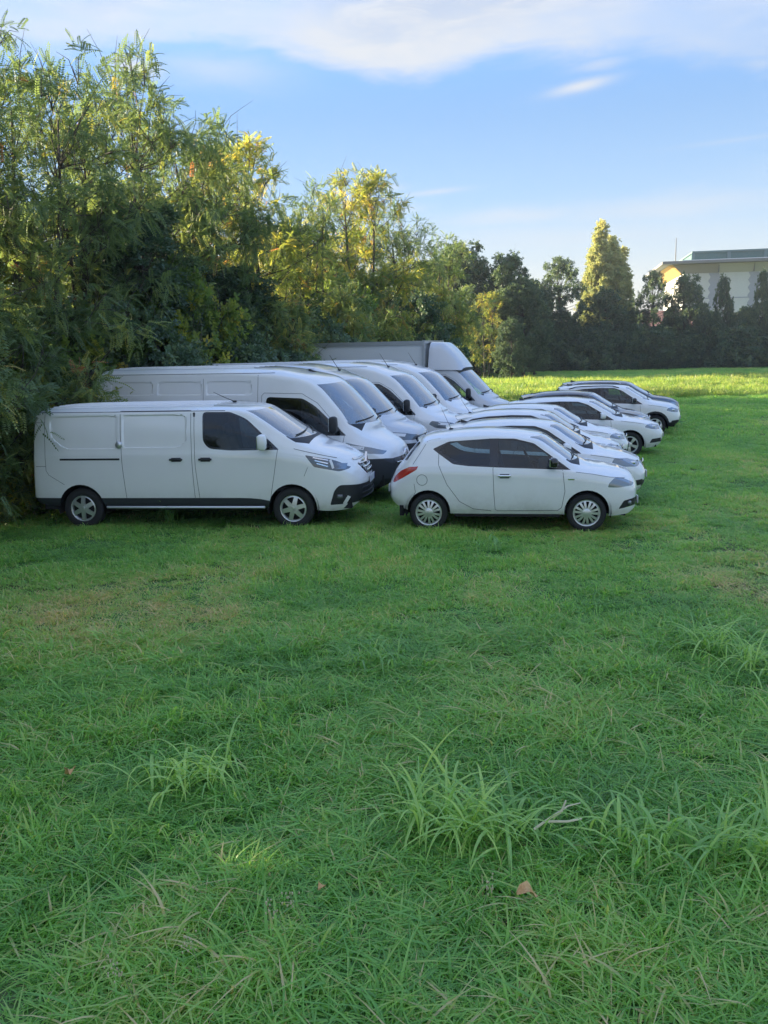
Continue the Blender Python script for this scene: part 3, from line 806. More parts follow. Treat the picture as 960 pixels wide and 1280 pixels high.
    s.seam([(1.835 * q, .97 * h), (1.80 * q, .95 * h), (1.83 * q, dz), (2.93 * q, dz), (3.03 * q, .60 * h), (3.0 * q, .915 * h)], r, far=False)
    s.seam([(1.04 * q, 1.0 * h), (1.12 * q, .68 * h), (1.40 * q, dz + .02), (1.80 * q, dz)], r, far=False)
    s.seam(S([(3.25, .895), (3.6, .85), (3.86, .81)]), r, wd=.006, far=False)
    s.seam([(0.0, .77 * h), (grille_w * .97, .755 * h)], r, ax='front', wd=.022, name='grille_bar', m_=M_CHROME, off=.008, thick=.01)
    loc, n = s.hit('front', .01, .69 * h)
    b = MB().lathe_y([(0, .0), (.05, .0), (.06, .008), (.06, .02)], n=20)
    b.v = [(loc.x + .012 - p[1], p[0], p[2] + loc.z) for p in b.v]; b.obj('emblem', M_CHROME, r)
    add_handle(d, s, 2.02 * q, .845 * h, P); add_handle(d2, s, 1.20 * q, .86 * h, P)
    add_mirror(r, s, 2.78 * q, .985 * h, (.14, .21, .15), mirror or P, out=.05)
    add_wheels(r, sp, style, wheel_r, wheel_r - .10, .20, turn=0); underbody(r, sp, .31 if not suv else .36)
    if detail: add_cabin(r, s, (2.85 * q, .97 * h), .95, W - .17, [(2.30 * q, (-.37, .37)), (1.35 * q, (-.34, .34))], floor=.33 * h, x_back=.6)
    wiper(r, s, 1.065 * h, .56)
    plate(r, s, .50 * h)
    if rails:
        for sg in (-1, 1):
            pts = []
            for x in np.linspace(.75 * q, 2.35 * q, 9):
                loc, n = s.hit('top', x, .60 * a); pts.append((loc.x, sg * loc.y, loc.z + (.0 if x < .8 * q or x > 2.3 * q else .045)))
            MB().tube(pts, .016, 8).obj('roof_rail', M_CHROME if rails == 'silver' else M_PLAS, r)
    loc, n = s.hit('top', .80 * q, .02)
    if fin: antenna(r, loc, None, fin=True)
    if rear_antenna: antenna(r, s.hit('top', .75 * q, .02)[0], (-.2, 0, .32), .005)
    for sg in (-1, 1):
        loc, n = s.hit('side', 4.05 * q, .745 * h); MB().rbox((loc.x, sg * (loc.y - .005), loc.z), (.10, .04, .05), .02).obj('lamp_bulb', M_CHROME, hl[0 if sg < 0 else 1])
    # tailgate spoiler
    b = MB(); x0 = .62 * q; z0 = s.hit('top', .80 * q, .01)[0].z
    pr = [(x0 + .2, z0 + .004), (x0, z0 - .01), (x0 - .2, z0 - .05), (x0 - .19, z0 - .075), (x0, z0 - .07)]; hwz = .56 * a
    ys = np.linspace(-hwz, hwz, 9); v = [(x + .10 * (y / hwz) ** 2, y, z - .045 * (y / hwz) ** 2) for y in ys for x, z in pr]
    f = [(i * 5 + k, i * 5 + (k + 1) % 5, (i + 1) * 5 + (k + 1) % 5, (i + 1) * 5 + k) for i in range(8) for k in range(5)] + [(4, 3, 2, 1, 0), (40, 41, 42, 43, 44)]
    b.add(v, f).obj('tail_spoiler', roof or P, r)
    return r, sp

# ------------------------------------------------------------------ low panel van (the near white van)
def build_low_van():
    sp = dict(L=5.50, hubs=(.86, 4.358), arch=.385, arch_z=.335, rF=.10, rR=.06, rc=.09, rs=.05, sh=.025, bulge=.02, swF=.30, lenF=1.0, swR=.06, lenR=.3, bow=(3.6, 4.45, .20), n=84,
        zt=[(0, 1.80), (.06, 1.89), (.25, 1.945), (1.0, 1.965), (2.4, 1.97), (3.1, 1.965), (3.42, 1.945), (3.6, 1.90), (3.85, 1.76), (4.15, 1.565), (4.45, 1.39), (4.6, 1.335), (4.9, 1.265), (5.2, 1.175), (5.36, 1.095), (5.45, 1.0), (5.5, .90)],
        zb=[(0, .46), (.1, .40), (.5, .36), (4.3, .33), (5.1, .27), (5.4, .28), (5.5, .34)],
        hw=[(0, .93), (.15, .95), (.6, .965), (4.35, .965), (4.75, .935), (5.1, .88), (5.35, .80), (5.5, .70)],
        belt=[(0, 1.26), (2.8, 1.265), (3.6, 1.245), (4.1, 1.215), (4.5, 1.16), (4.9, 1.07), (5.2, .97), (5.5, .78)],
        wr=[(0, .80), (.3, .825), (3.2, .825), (3.6, .80), (4.1, .815), (4.5, .83), (4.8, .79), (5.2, .68), (5.5, .50)],
        drop=[(0, .06), (.3, .085), (3.2, .085), (3.7, .06), (4.5, .05), (5.5, .06)],
        gF=[(.25, -.10), (.42, 0), (.7, 0), (.9, -.03), (1.05, -.09), (1.2, -.15)], gR=[(.3, -.04), (.5, .03), (.62, .01), (.8, 0), (1.9, -.06)])
    s = Shell(sp); r = link('panel_van', None, None, 'long low-roofed white panel van with black lower cladding and chrome barred grille', 'van', 'vans parked side by side')
    h0, h1 = sp['hubs']
    s.cut('side', [(-.2, .2), (h0 + .3, .2), (h0 + .3, .50), (-.2, .50)], 'rear_bumper', filt=lambda c, n: True)
    s.cut('side', rpoly([(h0, .2), (h1 - .18, .2), (h1 - .18, .40), (h1 - .55, .50), (h0, .50)], [0, 0, 0, .3, 0]), 'cladding', src=('body', 'rear_bumper'))
    for k in (0, 1): s.cut('side', circ((sp['hubs'][k], .335), .385, 32), 'x', src=('body', 'cladding', 'rear_bumper'))
    s.kill('x')
    s.cut('side', rpoly([(2.96, 1.835), (3.36, 1.83), (3.60, 1.745), (4.08, 1.295), (3.4, 1.285), (3.06, 1.315), (2.97, 1.42)], [.06, .05, .10, .02, .05, .08, .06]), 'side_window')
    s.cut('side', rpoly([(3.52, 1.78), (3.60, 1.745), (4.05, 1.33), (4.03, 1.30), (3.60, 1.30)], .02), 'quarter_window', src=('side_window',))
    s.cut('side', rpoly([(2.935, 1.86), (3.38, 1.855), (3.64, 1.75), (4.17, 1.26), (3.4, 1.255), (3.04, 1.285), (2.945, 1.40)], [.07, .05, .10, .02, .05, .08, .06]), 'surround')
    s.cut('side', rpoly([(2.82, 1.90), (3.45, 1.895), (4.16, 1.28), (4.10, .93), (4.02, .42), (3.55, .42), (2.87, .42), (2.83, 1.0)], [.05, .1, .03, .05, .05, 0, .05, .02]), 'door')
    s.cut('side', rpoly([(1.575, 1.885), (2.745, 1.885), (2.76, 1.0), (2.78, .43), (1.64, .43), (1.60, 1.0)], [.04, .04, .02, .04, .04, .02]), 'sliding_door')
    for nm, src, poly in (('press_a', 'sliding_door', [(1.60, 1.835), (2.685, 1.835), (2.685, 1.36), (2.56, 1.285), (1.60, 1.285)]), ('press_b', 'body', [(.37, 1.82), (1.54, 1.835), (1.54, 1.27), (.62, 1.27), (.37, 1.46)])):
        rr = [.02, .05, .04, .06, .02] if nm == 'press_a' else [.04, .02, .02, .1, .1]
        s.cut('side', rpoly(poly, rr), nm, src=(src,))
        cx = sum(p[0] for p in poly) / 5; cz = sum(p[1] for p in poly) / 5
        ins = [(p[0] + (.035 if p[0] < cx else -.035), p[1] + (.03 if p[1] < cz else -.03)) for p in poly]
        s.cut('side', rpoly(ins, rr), nm + 'i', src=(nm,)); s.sink(nm + 'i', .016)
    s.cut('front', [(-.1, 1.425), (.80, 1.425), (.735, 1.865), (-.1, 1.885)], 'windscreen', filt=lambda c, n: n.x > .2 and c.x > 3.3)
    s.cut('top', [(4.1, -.1), (4.64, -.1), (4.61, .70), (4.42, .82), (4.1, .80)], 'cowl', filt=lambda c, n: n.z > .3 and c.z < 1.45)
    s.cut('top', rpoly([(4.60, -.1), (4.60, .80), (4.95, .80), (5.25, .66), (5.36, .4), (5.38, -.1)], .05), 'hood', filt=lambda c, n: n.z > .35)
    s.cut('side', rpoly([(4.58, 1.165), (4.62, 1.19), (4.93, 1.10), (5.27, 1.03), (5.25, .93), (5.10, .90), (4.72, .985)], .02), 'headlight', filt=lambda c, n: c.y > .42)
    s.cut('front', rpoly([(-.1, .80), (.30, .80), (.40, .88), (.50, 1.06), (-.1, 1.075)], .02), 'grille', filt=lambda c, n: n.x > .3 and c.x > 4.8)
    s.cut('side', rpoly([(4.95, .37), (5.02, .60), (5.10, .685), (5.6, .66), (5.6, .42), (5.3, .38)], [.02, .05, .05, 0, 0, .04]), 'lower_grille', filt=lambda c, n: True)
    s.cut('side', rpoly([(-.15, .98), (-.15, 1.60), (.075, 1.60), (.085, .98)], .02), 'tail_light', filt=lambda c, n: c.y > .75)
    W = M_WHITE
    add_lining(r, s, ('body', 'door', 'surround'), 1.0)
    s.emit('body', 'body', W, r); s.emit('hood', 'hood', W, r); s.emit('cladding', 'lower_cladding', M_PLASG, r, True); s.emit('rear_bumper', 'rear_bumper', M_PLASG, r, True)
    d = s.emit('door', 'door', W, r, True); sld = s.emit('sliding_door', 'sliding_door', W, r, True)
    s.emit(('press_a', 'press_ai'), 'side_panel', W, r, True, geo=True); s.emit(('press_b', 'press_bi'), 'side_panel', W, r, True, geo=True)
    s.emit('side_window', 'side_window', M_TINT, r, True, off=-.004); s.emit('quarter_window', 'quarter_window', M_GLASS, r, True, off=-.004); s.emit('surround', 'window_surround', M_GLOSSB, r, True)
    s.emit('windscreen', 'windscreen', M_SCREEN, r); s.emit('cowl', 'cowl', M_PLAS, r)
    hl = s.emit('headlight', 'headlight', M_LENSD, r, True); s.emit('grille', 'grille', M_GLOSSB, r, off=-.012); s.emit('lower_grille', 'lower_grille', M_PLAS, r, off=-.008); s.emit('tail_light', 'tail_light', M_PLASG, r, True)
    # lamp: chrome bars and bright unit
    for o, sg in zip(hl, (-1, 1)):
        for k in range(3):
            v, f = s.ribbon('side', [(4.70 + .03 * k, 1.13 - .045 * k), (4.93, 1.075 - .045 * k)], .016, .006)
            MB().add([(p[0], sg * p[1], p[2]) for p in v], f if sg > 0 else [tuple(reversed(q)) for q in f]).obj('lamp_bar', M_CHROME, o)
        v, f = s.ribbon('side', [(4.955, 1.08), (4.99, 1.01), (5.01, .95)], .035, .006)
        MB().add([(p[0], sg * p[1], p[2]) for p in v], f if sg > 0 else [tuple(reversed(q)) for q in f]).obj('daylight_strip', M_PLATE, o)
        v, f = s.ribbon('side', [(5.05, .985), (5.20, .965)], .085, .006)
        MB().add([(p[0], sg * p[1], p[2]) for p in v], f if sg > 0 else [tuple(reversed(q)) for q in f]).obj('lamp_unit', M_LENS, o)
    for k, z in enumerate((1.045, .975, .91, .85)):
        s.seam([(0, z - .005), (.30, z - .005), (.47 - .055 * k, z)], r, ax='front', wd=.024, name='grille_bar', m_=M_CHROME, off=.012, thick=.02)
    for z in (.60, .52, .45): s.seam([(0, z), (.55, z)], r, ax='front', wd=.018, name='intake_bar', m_=M_PLASG, off=.010, thick=.01)
    for sg in (-1, 1):
        v, f = s.ribbon('side', [(5.16, .375), (5.24, .50)], .05, .008)
        MB().add([(p[0], sg * p[1], p[2]) for p in v], f if sg > 0 else [tuple(reversed(q)) for q in f]).obj('bumper_blade', W, r)
        loc, n = s.hit('side', 5.10, .50); MB().rbox((loc.x, sg * (loc.y - .005), loc.z), (.10, .05, .07), .025).obj('fog_lamp', M_LENSD, r)
    # rhombus badge
    loc, n = s.hit('front', .01, .97); x = loc.x + .03
    ro = [(0, .15), (.085, 0), (0, -.15), (-.085, 0)]; ri = [(0, .085), (.045, 0), (0, -.085), (-.045, 0)]
    v = [(x, a_, loc.z + b_) for a_, b_ in ro] + [(x + .006, a_, loc.z + b_) for a_, b_ in ri] + [(x - .03, a_, loc.z + b_) for a_, b_ in ro]
    MB().add(v, [(i, (i + 1) % 4, 4 + (i + 1) % 4, 4 + i) for i in range(4)] + [(8 + i, 8 + (i + 1) % 4, (i + 1) % 4, i) for i in range(4)]).obj('emblem', M_CHROME, r, smooth=False)
    s.seam([(2.85, 1.90), (2.80, 1.86), (2.81, 1.0), (2.86, .43), (4.0, .43), (4.09, .90), (4.15, 1.26)], r)
    s.seam([(1.575, 1.885), (2.745, 1.885), (2.76, 1.0), (2.78, .43), (1.64, .43), (1.60, 1.0), (1.575, 1.885)], r)
    s.seam([(.30, 1.9), (.30, .95), (.34, .88), (.60, .72)], r, wd=.006); s.seam([(.02, 1.02), (.30, 1.02)], r, wd=.006); s.seam([(.02, 1.72), (.30, 1.72)], r, wd=.006)
    s.seam([(4.62, .98), (4.56, .84)], r, wd=.006)
    s.seam([(.55, 1.13), (1.56, 1.13)], r, wd=.03, name='door_rail', m_=M_PLAS)
    s.seam([(.10, 1.875), (3.3, 1.875)], r, wd=.009, name='roof_gutter', m_=M_PLASG)
    s.seam([(4.4, 1.27), (4.75, 1.18), (5.05, 1.10)], r, wd=.007)
    b = MB().tube([(h0 + .42, -.93, .345), (h1 - .45, -.93, .345)], .022, 8); b.obj('side_step', M_RIM, r)
    MB().tube([(h0 + .42, .93, .345), (h1 - .45, .93, .345)], .022, 8).obj('side_step', M_RIM, r)
    for yy in np.linspace(-.62, .62, 7):                                   # pressed ribs along the roof
        pts = [s.hit('top', x, abs(yy))[0] for x in np.linspace(.25, 3.05, 12)]
        MB().tube([(p.x, math.copysign(p.y, yy), p.z - .004) for p in pts], .018, 6).obj('roof_rib', W, r)
    loc, n = s.hit('side', 1.575, 1.34)
    for sg in (-1, 1):
        b = MB().lathe_y([(0, -.045), (.03, -.045), (.055, -.03), (.06, 0)], n=20); b.v = [(p[0] + 1.56, sg * (loc.y - .005 - p[1]), p[2] + 1.36) for p in b.v]
        b.obj('security_lock', M_RIM, r)
    add_handle(d, s, 2.98, 1.12, M_PLAS, .22); add_handle(sld, s, 2.50, 1.12, M_PLAS, .22)
    add_mirror(r, s, 3.93, 1.31, (.15, .24, .25), W, out=.07)
    add_wheels(r, sp, 'six', .335, .215, .215); underbody(r, sp, .40, .2)
    add_cabin(r, s, (4.15, 1.28), 1.2, .80, [(3.45, (-.5, -.05, .5))], floor=.62, x_back=2.9, van=True)
    MB().box((2.80, 0, 1.2), (.03, 1.7, 1.3)).obj('bulkhead', M_TRIM, r)
    wiper(r, s, 1.45, .66)
    plate(r, s, .70)
    antenna(r, s.hit('top', 3.22, .02)[0], (-.36, 0, .17), .008)
    return r, sp

# ------------------------------------------------------------------ tall panel vans and the chassis of the box lorry
def build_tall_van(label, L, H, kind, P, dark_bumper=True, rear=None, name='panel_van', cat='van', group='vans parked side by side', cab_only=None, dark_hood=False, ant=True, wheel='six', mirror=None, detail=True):
    n_ = lambda pts: sorted([(L - d, z) for d, z in pts])
    if kind == 'drop':       # short sloping nose
        top = [(0, .84), (.05, .98), (.15, 1.09), (.35, 1.20), (.62, 1.33), (.78, 1.42), (1.10, 1.76), (1.50, 2.17), (1.68, 2.29), (2.0, 2.41), (2.5, H - .03), (3.2, H)]
        wtop, wbot = 2.20, 1.45; win = [(2.40, 1.93), (1.75, 1.90), (1.50, 1.76), (.95, 1.285), (1.9, 1.28), (2.42, 1.34)]
        lamp = [(.92, 1.10), (.84, 1.15), (.45, 1.03), (.20, .97), (.24, .90), (.72, .96)]; db = (.90, 2.52); hoodd = (.66, .14)
        belt = [(0, .76), (.3, .93), (.6, 1.06), (.95, 1.17), (2.5, 1.22), (L, 1.22)]
    else:                    # longer upright bonnet
        top = [(0, .92), (.04, 1.05), (.12, 1.13), (.35, 1.21), (.70, 1.30), (.92, 1.39), (1.25, 1.72), (1.68, 2.14), (1.86, 2.27), (2.15, 2.40), (2.6, H - .03), (3.2, H)]
        wtop, wbot = 2.19, 1.42; win = [(2.62, 1.97), (1.98, 1.95), (1.72, 1.80), (1.10, 1.27), (1.9, 1.26), (2.64, 1.30)]
        lamp = [(.72, 1.02), (.66, 1.10), (.30, 1.05), (.10, 1.0), (.12, .90), (.55, .93)]; db = (.80, 2.55); hoodd = (.84, .12)
        belt = [(0, .82), (.3, 1.0), (.7, 1.10), (1.0, 1.17), (2.5, 1.22), (L, 1.22)]
    sc = (H - 1.42) / (2.52 - 1.42) if H > 2.2 else 1.0
    hubs = rear or (.98, L - .97)
    x_ = lambda d: L - d
    sp = dict(L=L, hubs=hubs, arch=.40, arch_z=.345, rF=.09, rR=.05, rc=.12, rs=.05, sh=.02, bulge=.02, swF=.30, lenF=1.1, swR=.05, lenR=.3, bow=(x_(1.65), x_(.85), .27), n=84,
        zt=[(0, H - .12), (.1, H - .04), (.4, H - .005)] + n_([p for p in top]),
        zb=[(0, .50), (.3, .42), (L - .9, .36), (L - .3, .28), (L, .36)],
        hw=[(0, .985), (.3, 1.01), (L - 1.0, 1.01), (L - .6, .97), (L - .3, .90), (L - .1, .82), (L, .74)],
        belt=n_(belt), wr=[(0, .86)] + n_([(0, .52), (.3, .68), (.7, .84), (1.2, .85), (1.7, .83), (2.2, .84), (3, .86)]),
        drop=[(0, .10), (L - 2.3, .12), (L - 1.6, .07), (L - .7, .05), (L, .06)],
        gF=[(.3, -.08), (.45, 0), (.75, 0), (1.0, -.04), (1.2, -.10), (1.35, -.14)], gR=[(.3, 0), (.55, .04), (.7, 0), (H, -.05)])
    s = Shell(sp); r = link(name, None, None, label, cat, group)
    if cab_only is not None:
        s.cut('side', [(-1, 0), (cab_only, 0), (cab_only, 4), (-1, 4)], 'x', filt=lambda c, n: True); s.kill('x')
    if dark_bumper:
        if kind == 'drop': s.cut('side', rpoly([(x_(1.05), .2), (x_(1.05), .62), (x_(.98), .86), (x_(.78), .92), (x_(.20), .83), (L + .3, .83), (L + .3, .2)], [0, 0, .1, .1, .03, 0, 0]), 'bumper', filt=lambda c, n: True)
        else: s.cut('side', [(x_(.6), .2), (x_(.6), .72), (x_(.45), .84), (L + .3, .84), (L + .3, .2)], 'bumper', filt=lambda c, n: True)
    s.cut('side', [(hubs[0] - .2, .2), (hubs[1] + .2, .2), (hubs[1] + .2, .56), (hubs[0] - .2, .56)], 'cladding', src=('body',))
    for k in (0, 1): s.cut('side', circ((hubs[k], .345), .40, 28), 'x', src=('body', 'cladding', 'bumper'))
    s.kill('x')
    W_ = [(x_(d), z) for d, z in win]
    s.cut('side', rpoly(W_, [.07, .06, .10, .02, .05, .07]), 'side_window')
    qx = x_(1.72 if kind == 'drop' else 1.95)
    s.cut('side', [(qx, 1.0), (qx - .03, 2.2), (L, 2.2), (L, 1.0)], 'quarter_window', src=('side_window',))
    cx = sum(p[0] for p in W_) / 6; cz = sum(p[1] for p in W_) / 6
    big = [(p[0] + .03 * np.sign(p[0] - cx) * (2.4 if p[0] == max(q[0] for q in W_) else 1), p[1] + .028 * np.sign(p[1] - cz)) for p in W_]
    s.cut('side', rpoly(big, [.08, .06, .10, .02, .05, .07]), 'surround')
    xa, xb = min(p[0] for p in W_) - .10, max(p[0] for p in W_) + .04
    s.cut('side', rpoly([(xa, 2.03), (W_[1][0] + .06, 2.0), (W_[2][0] + .08, 1.83), (xb, 1.27), (xb - .04, .9), (xb - .22, .48), (xa + .04, .48)], [.06, .06, .1, .03, .05, .06, .05]), 'door')
    s.cut('front', [(-.1, wbot), (.82, wbot), (.76, wtop - .03), (-.1, wtop)], 'windscreen', filt=lambda c, n: n.x > .2 and c.x > x_(2.1))
    cw = hoodd[0]; s.cut('top', [(x_(cw + .5), -.1), (x_(cw) + .02, -.1), (x_(cw), .70), (x_(cw + .2), .83), (x_(cw + .5), .82)], 'cowl', filt=lambda c, n: n.z > .25 and c.z < wbot + .03)
    s.cut('top', rpoly([(x_(hoodd[0]), -.1), (x_(hoodd[0]), .82), (x_(.45), .74), (x_(.2), .5), (x_(hoodd[1]), -.1)], .05), 'hood', filt=lambda c, n: n.z > .3)
    s.cut('side', rpoly([(x_(d), z) for d, z in lamp], .03), 'headlight', filt=lambda c, n: c.y > .4)
    gz = (.50, .82) if kind == 'drop' else (.72, .98)
    s.cut('front', rpoly([(-.1, gz[0]), (.48, gz[0]), (.58, gz[1]), (-.1, gz[1] + .02)], .04), 'grille', src=('body', 'bumper'), filt=lambda c, n: n.x > .3 and c.x > x_(.9))
    if cab_only is None:
        n3 = 3; x0 = .35; x1 = xa - .16
        for k in range(n3):
            a_, b_ = x0 + (x1 - x0) * k / n3 + .05, x0 + (x1 - x0) * (k + 1) / n3 - .03
            for z0, z1 in ((1.34, H - .62), (H - .54, H - .26)) if kind == 'drop' else ((1.34, H - .30),):
                poly = [(a_, z1), (b_, z1), (b_, z0), (a_, z0)]; nm = 'press%d%.1f' % (k, z0)
                s.cut('side', rpoly(poly, .05), nm); s.cut('side', rpoly([(a_ + .03, z1 - .03), (b_ - .03, z1 - .03), (b_ - .03, z0 + .03), (a_ + .03, z0 + .03)], .05), nm + 'i', src=(nm,)); s.sink(nm + 'i', .014)
                s.emit((nm, nm + 'i'), 'side_panel', P, r, True, geo=True, far=False)
    add_lining(r, s, ('body', 'door', 'surround'), 1.0)
    s.emit('body', 'body', P, r); s.emit('hood', 'hood', P, r); s.emit('cladding', 'lower_cladding', M_PLASG, r, True); s.emit('bumper', 'bumper', M_PLASG, r)
    d = s.emit('door', 'door', P, r, True)
    s.emit('side_window', 'side_window', M_TINT, r, True, off=-.004); s.emit('quarter_window', 'quarter_window', M_GLASS, r, True, off=-.004); s.emit('surround', 'window_surround', M_GLOSSB, r, True)
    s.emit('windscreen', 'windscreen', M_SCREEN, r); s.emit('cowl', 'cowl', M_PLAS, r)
    hl = s.emit('headlight', 'headlight', M_LENS if kind == 'drop' else M_LENSD, r, True); s.emit('grille', 'grille', M_GLOSSB, r, off=-.008)
    for k in range(2 if kind == 'drop' else 3):
        z = gz[0] + (gz[1] - gz[0]) * (k + .6) / (2.2 if kind == 'drop' else 3.2)
        s.seam([(0, z), (.50, z)], r, ax='front', wd=.022, name='grille_bar', m_=M_CHROME if kind == 'drop' else M_PLASG, off=.010, thick=.015)
    loc, n = s.hit('front', .01, (gz[1] + .03) if kind == 'drop' else .87)
    b = MB().lathe_y([(0, .0), (.07, .0), (.085, .01), (.085, .03)], n=24)
    b.v = [(loc.x + .025 - p[1], p[0], p[2] + loc.z) for p in b.v]; b.obj('emblem', M_CHROME, r)
    for o, sg in zip(hl, (-1, 1)):
        lx = x_(sum(p[0] for p in lamp) / 6 + (.12 if kind == 'drop' else .0)); lz = sum(p[1] for p in lamp) / 6 + .015
        v, f = s.ribbon('side', [(lx - .10, lz + .02), (lx + .12, lz - .01)], .055, .006)
        MB().add([(p[0], sg * p[1], p[2]) for p in v], f if sg > 0 else [tuple(reversed(q)) for q in f]).obj('lamp_unit', M_PLATE, o)
    s.seam([(xa + .03, .48), (xa, 1.0), (xa, 1.98), (xa + .05, 2.03), (W_[1][0] + .02, 2.01), (W_[2][0] + .07, 1.84), (xb, 1.27), (xb - .04, .9), (xb - .2, .50), (xa + .03, .48)], r, far=False)
    if cab_only is None:
        s.seam([(xa - .08, H - .16), (xa - .08, .5)], r, wd=.007, far=False)
        s.seam([(.10, H - .13), (x_(2.3), H - .13)], r, wd=.009, name='roof_gutter', m_=M_PLASG, far=False)
        xs0 = .35 + (xa - .16 - .35) * 2 / 3
        s.seam([(xs0, H - .22), (xs0, .56)], r, wd=.007, far=False)
        for z in (1.28,): s.seam([(.3, z), (xa - .1, z)], r, wd=.008, far=False)
        s.seam([(.55, 1.04), (xs0, 1.04)], r, wd=.03, name='door_rail', m_=M_PLAS, far=False)
        for yy in (-.6, -.36, -.12, .12, .36, .6):
            pts = [s.hit('top', x, abs(yy))[0] for x in np.linspace(.3, x_(2.8), 10)]
            MB().tube([(p.x, math.copysign(p.y, yy), p.z - .004) for p in pts], .016, 6).obj('roof_rib', P, r)
    add_handle(d, s, xa + .17, 1.08, M_PLAS, .22)
    add_mirror(r, s, W_[3][0] - .12, 1.36, (.15, .22, .30), mirror or M_PLAS, out=.08)
    add_wheels(r, sp, wheel, .345, .215, .215); underbody(r, sp, .43, .2)
    if detail:
        add_cabin(r, s, (x_(1.05), 1.30), 1.2, .82, [(x_(1.85), (-.5, -.05, .5))], floor=.66, x_back=xa, van=True)
        MB().box((xa - .02, 0, 1.45), (.03, 1.64, 1.5)).obj('bulkhead', M_TRIM, r)
    wiper(r, s, wbot + .03, .68)
    plate(r, s, .62)
    if ant == 'fin': antenna(r, s.hit('top', x_(1.85), .02)[0] , None, fin=True)
    elif ant: antenna(r, s.hit('top', x_(2.0), .02)[0], (-.22, 0, .34), .008)
    return r, sp, s

def build_lorry():
    L = 6.5; xc = L - 2.45
    r, sp, s = build_tall_van('white box lorry with wind deflector over its cab, parked beyond the vans', L, 2.26, 'bonnet', M_GREYW, True, rear=(1.35, L - .97), name='box_lorry', cat='lorry', group=None, cab_only=xc, ant=False, mirror=M_PLAS)
    # cab back, box with profiles, deflector
    MB().box((xc + .02, 0, 1.35), (.04, 1.86, 1.65)).obj('cab_back', M_GREYW, r)
    x0, x1 = -.35, xc - .12; z0, z1 = .92, 3.0; hw = 1.08
    mbox = mat('box_panel', (.66, .68, .69), .28)
    box = MB().box(((x0 + x1) / 2, 0, (z0 + z1) / 2), (x1 - x0 - .06, hw * 2 - .06, z1 - z0 - .06)).obj('cargo_box', mbox, r, smooth=False)
    mprof = mat('box_profile', (.45, .46, .47), .35, metal=.6)
    for y in (-hw, hw):
        for z, hgt in ((z1 - .04, .11), (z0 + .05, .14)): MB().box(((x0 + x1) / 2, y, z), (x1 - x0, .05, hgt)).obj('edge_profile', mprof, box, smooth=False)
        for x in (x0, x1): MB().box((x, y, (z0 + z1) / 2), (.09, .06, z1 - z0 + .02)).obj('corner_post', mprof, box, smooth=False)
    for x in (x0, x1): MB().box((x, 0, z1 - .02), (.08, hw * 2, .09)).obj('edge_profile', mprof, box, smooth=False)
    b = MB(); nx, ny = 14, 12; v = []
    for i in range(nx + 1):
        t = i / nx; x = x1 + .10 + t * 1.08
        for j in range(ny + 1):
            y = (j / ny * 2 - 1)
            hgt = 2.98 - .03 * t - .74 * max(0, (t - .30) / .70) ** 1.3; wd = (.98 - .20 * t ** 2)
            e = abs(y); v.append((x - .10 * e ** 2 * t, y * wd, 2.13 + (hgt - 2.13) * (1 - e ** 7 * .97) + .0))
    f = [(i * (ny + 1) + j, (i + 1) * (ny + 1) + j, (i + 1) * (ny + 1) + j + 1, i * (ny + 1) + j + 1) for i in range(nx) for j in range(ny)]
    f.append(tuple(reversed(range(ny + 1))))
    b.add(v, f).obj('wind_deflector', M_GREYW, r)
    MB().box((1.9, 0, .62), (4.4, .8, .16)).obj('chassis_rail', M_WELL, r)
    return r, sp

# ------------------------------------------------------------------ the two rows
r, sp = build_low_van(); spot(r, sp['hubs'][0], -4.80, 15.08, -7)
r, sp = build_city_car(); spot(r, sp['hubs'][0], .80, 14.16, -8)
def nose_at(root, sp, x, y, yaw, z=0.0):
    """put the vehicle so that the tip of its nose stands at x, y"""
    c, s_ = math.cos(R(yaw)), math.sin(R(yaw)); root.location = (x - c * sp['L'], y - s_ * sp['L'], z); root.rotation_euler = (0, 0, R(yaw))
r, sp, _ = build_tall_van('tall white van with short sloping nose and dark grey bumper', 6.15, 2.52, 'drop', M_WHITE, ant='fin')
nose_at(r, sp, .46, 16.55, -17)
r, sp, _ = build_tall_van('tall pale grey dusty van with upright bonnet and black front', 5.9, 2.53, 'bonnet', M_GREYW); nose_at(r, sp, .98, 18.95, -18)
r, sp, _ = build_tall_van('tall white van with black wing mirror, two places before the box lorry', 5.9, 2.51, 'bonnet', M_WHITE2, dark_bumper=True); nose_at(r, sp, 2.08, 21.45, -18)
r, sp, _ = build_tall_van('tall white van parked right beside the box lorry', 5.9, 2.50, 'bonnet', M_WHITE2); nose_at(r, sp, 2.86, 23.9, -18)
r, sp = build_lorry(); nose_at(r, sp, 4.05, 26.7, -19)

r, sp = build_hatch('white hatchback with dark roof seams and round fog lamp, second in the row of cars', L=3.95, H=1.49, W=.86, wheel_r=.30, lamp=[(3.62, .73), (3.70, .84), (3.95, .82), (4.22, .74), (4.15, .68), (3.9, .69)]); nose_at(r, sp, 4.72, 15.75, -10)
r, sp = build_hatch('white hatchback with thin rear antenna and tail spoiler, third in the row of cars', L=3.85, H=1.50, W=.85, wheel_r=.30, fin=False, rear_antenna=True); nose_at(r, sp, 5.0, 18.1, -10)
r, sp = build_hatch('white hatchback with black grille beside the white car with white wing mirror', L=4.0, H=1.46, W=.87, wheel_r=.305); nose_at(r, sp, 5.72, 20.45, -10)
r, sp = build_hatch('white compact hatchback with white wing mirror and black lower grille', L=4.36, H=1.47); nose_at(r, sp, 7.22, 22.7, -10)
r, sp = build_hatch('dark grey hatchback between two white cars', L=4.1, H=1.50, paint_=M_DARKG, roof=M_DARK, fin=False, rear_antenna=True); nose_at(r, sp, 7.75, 25.4, -10)
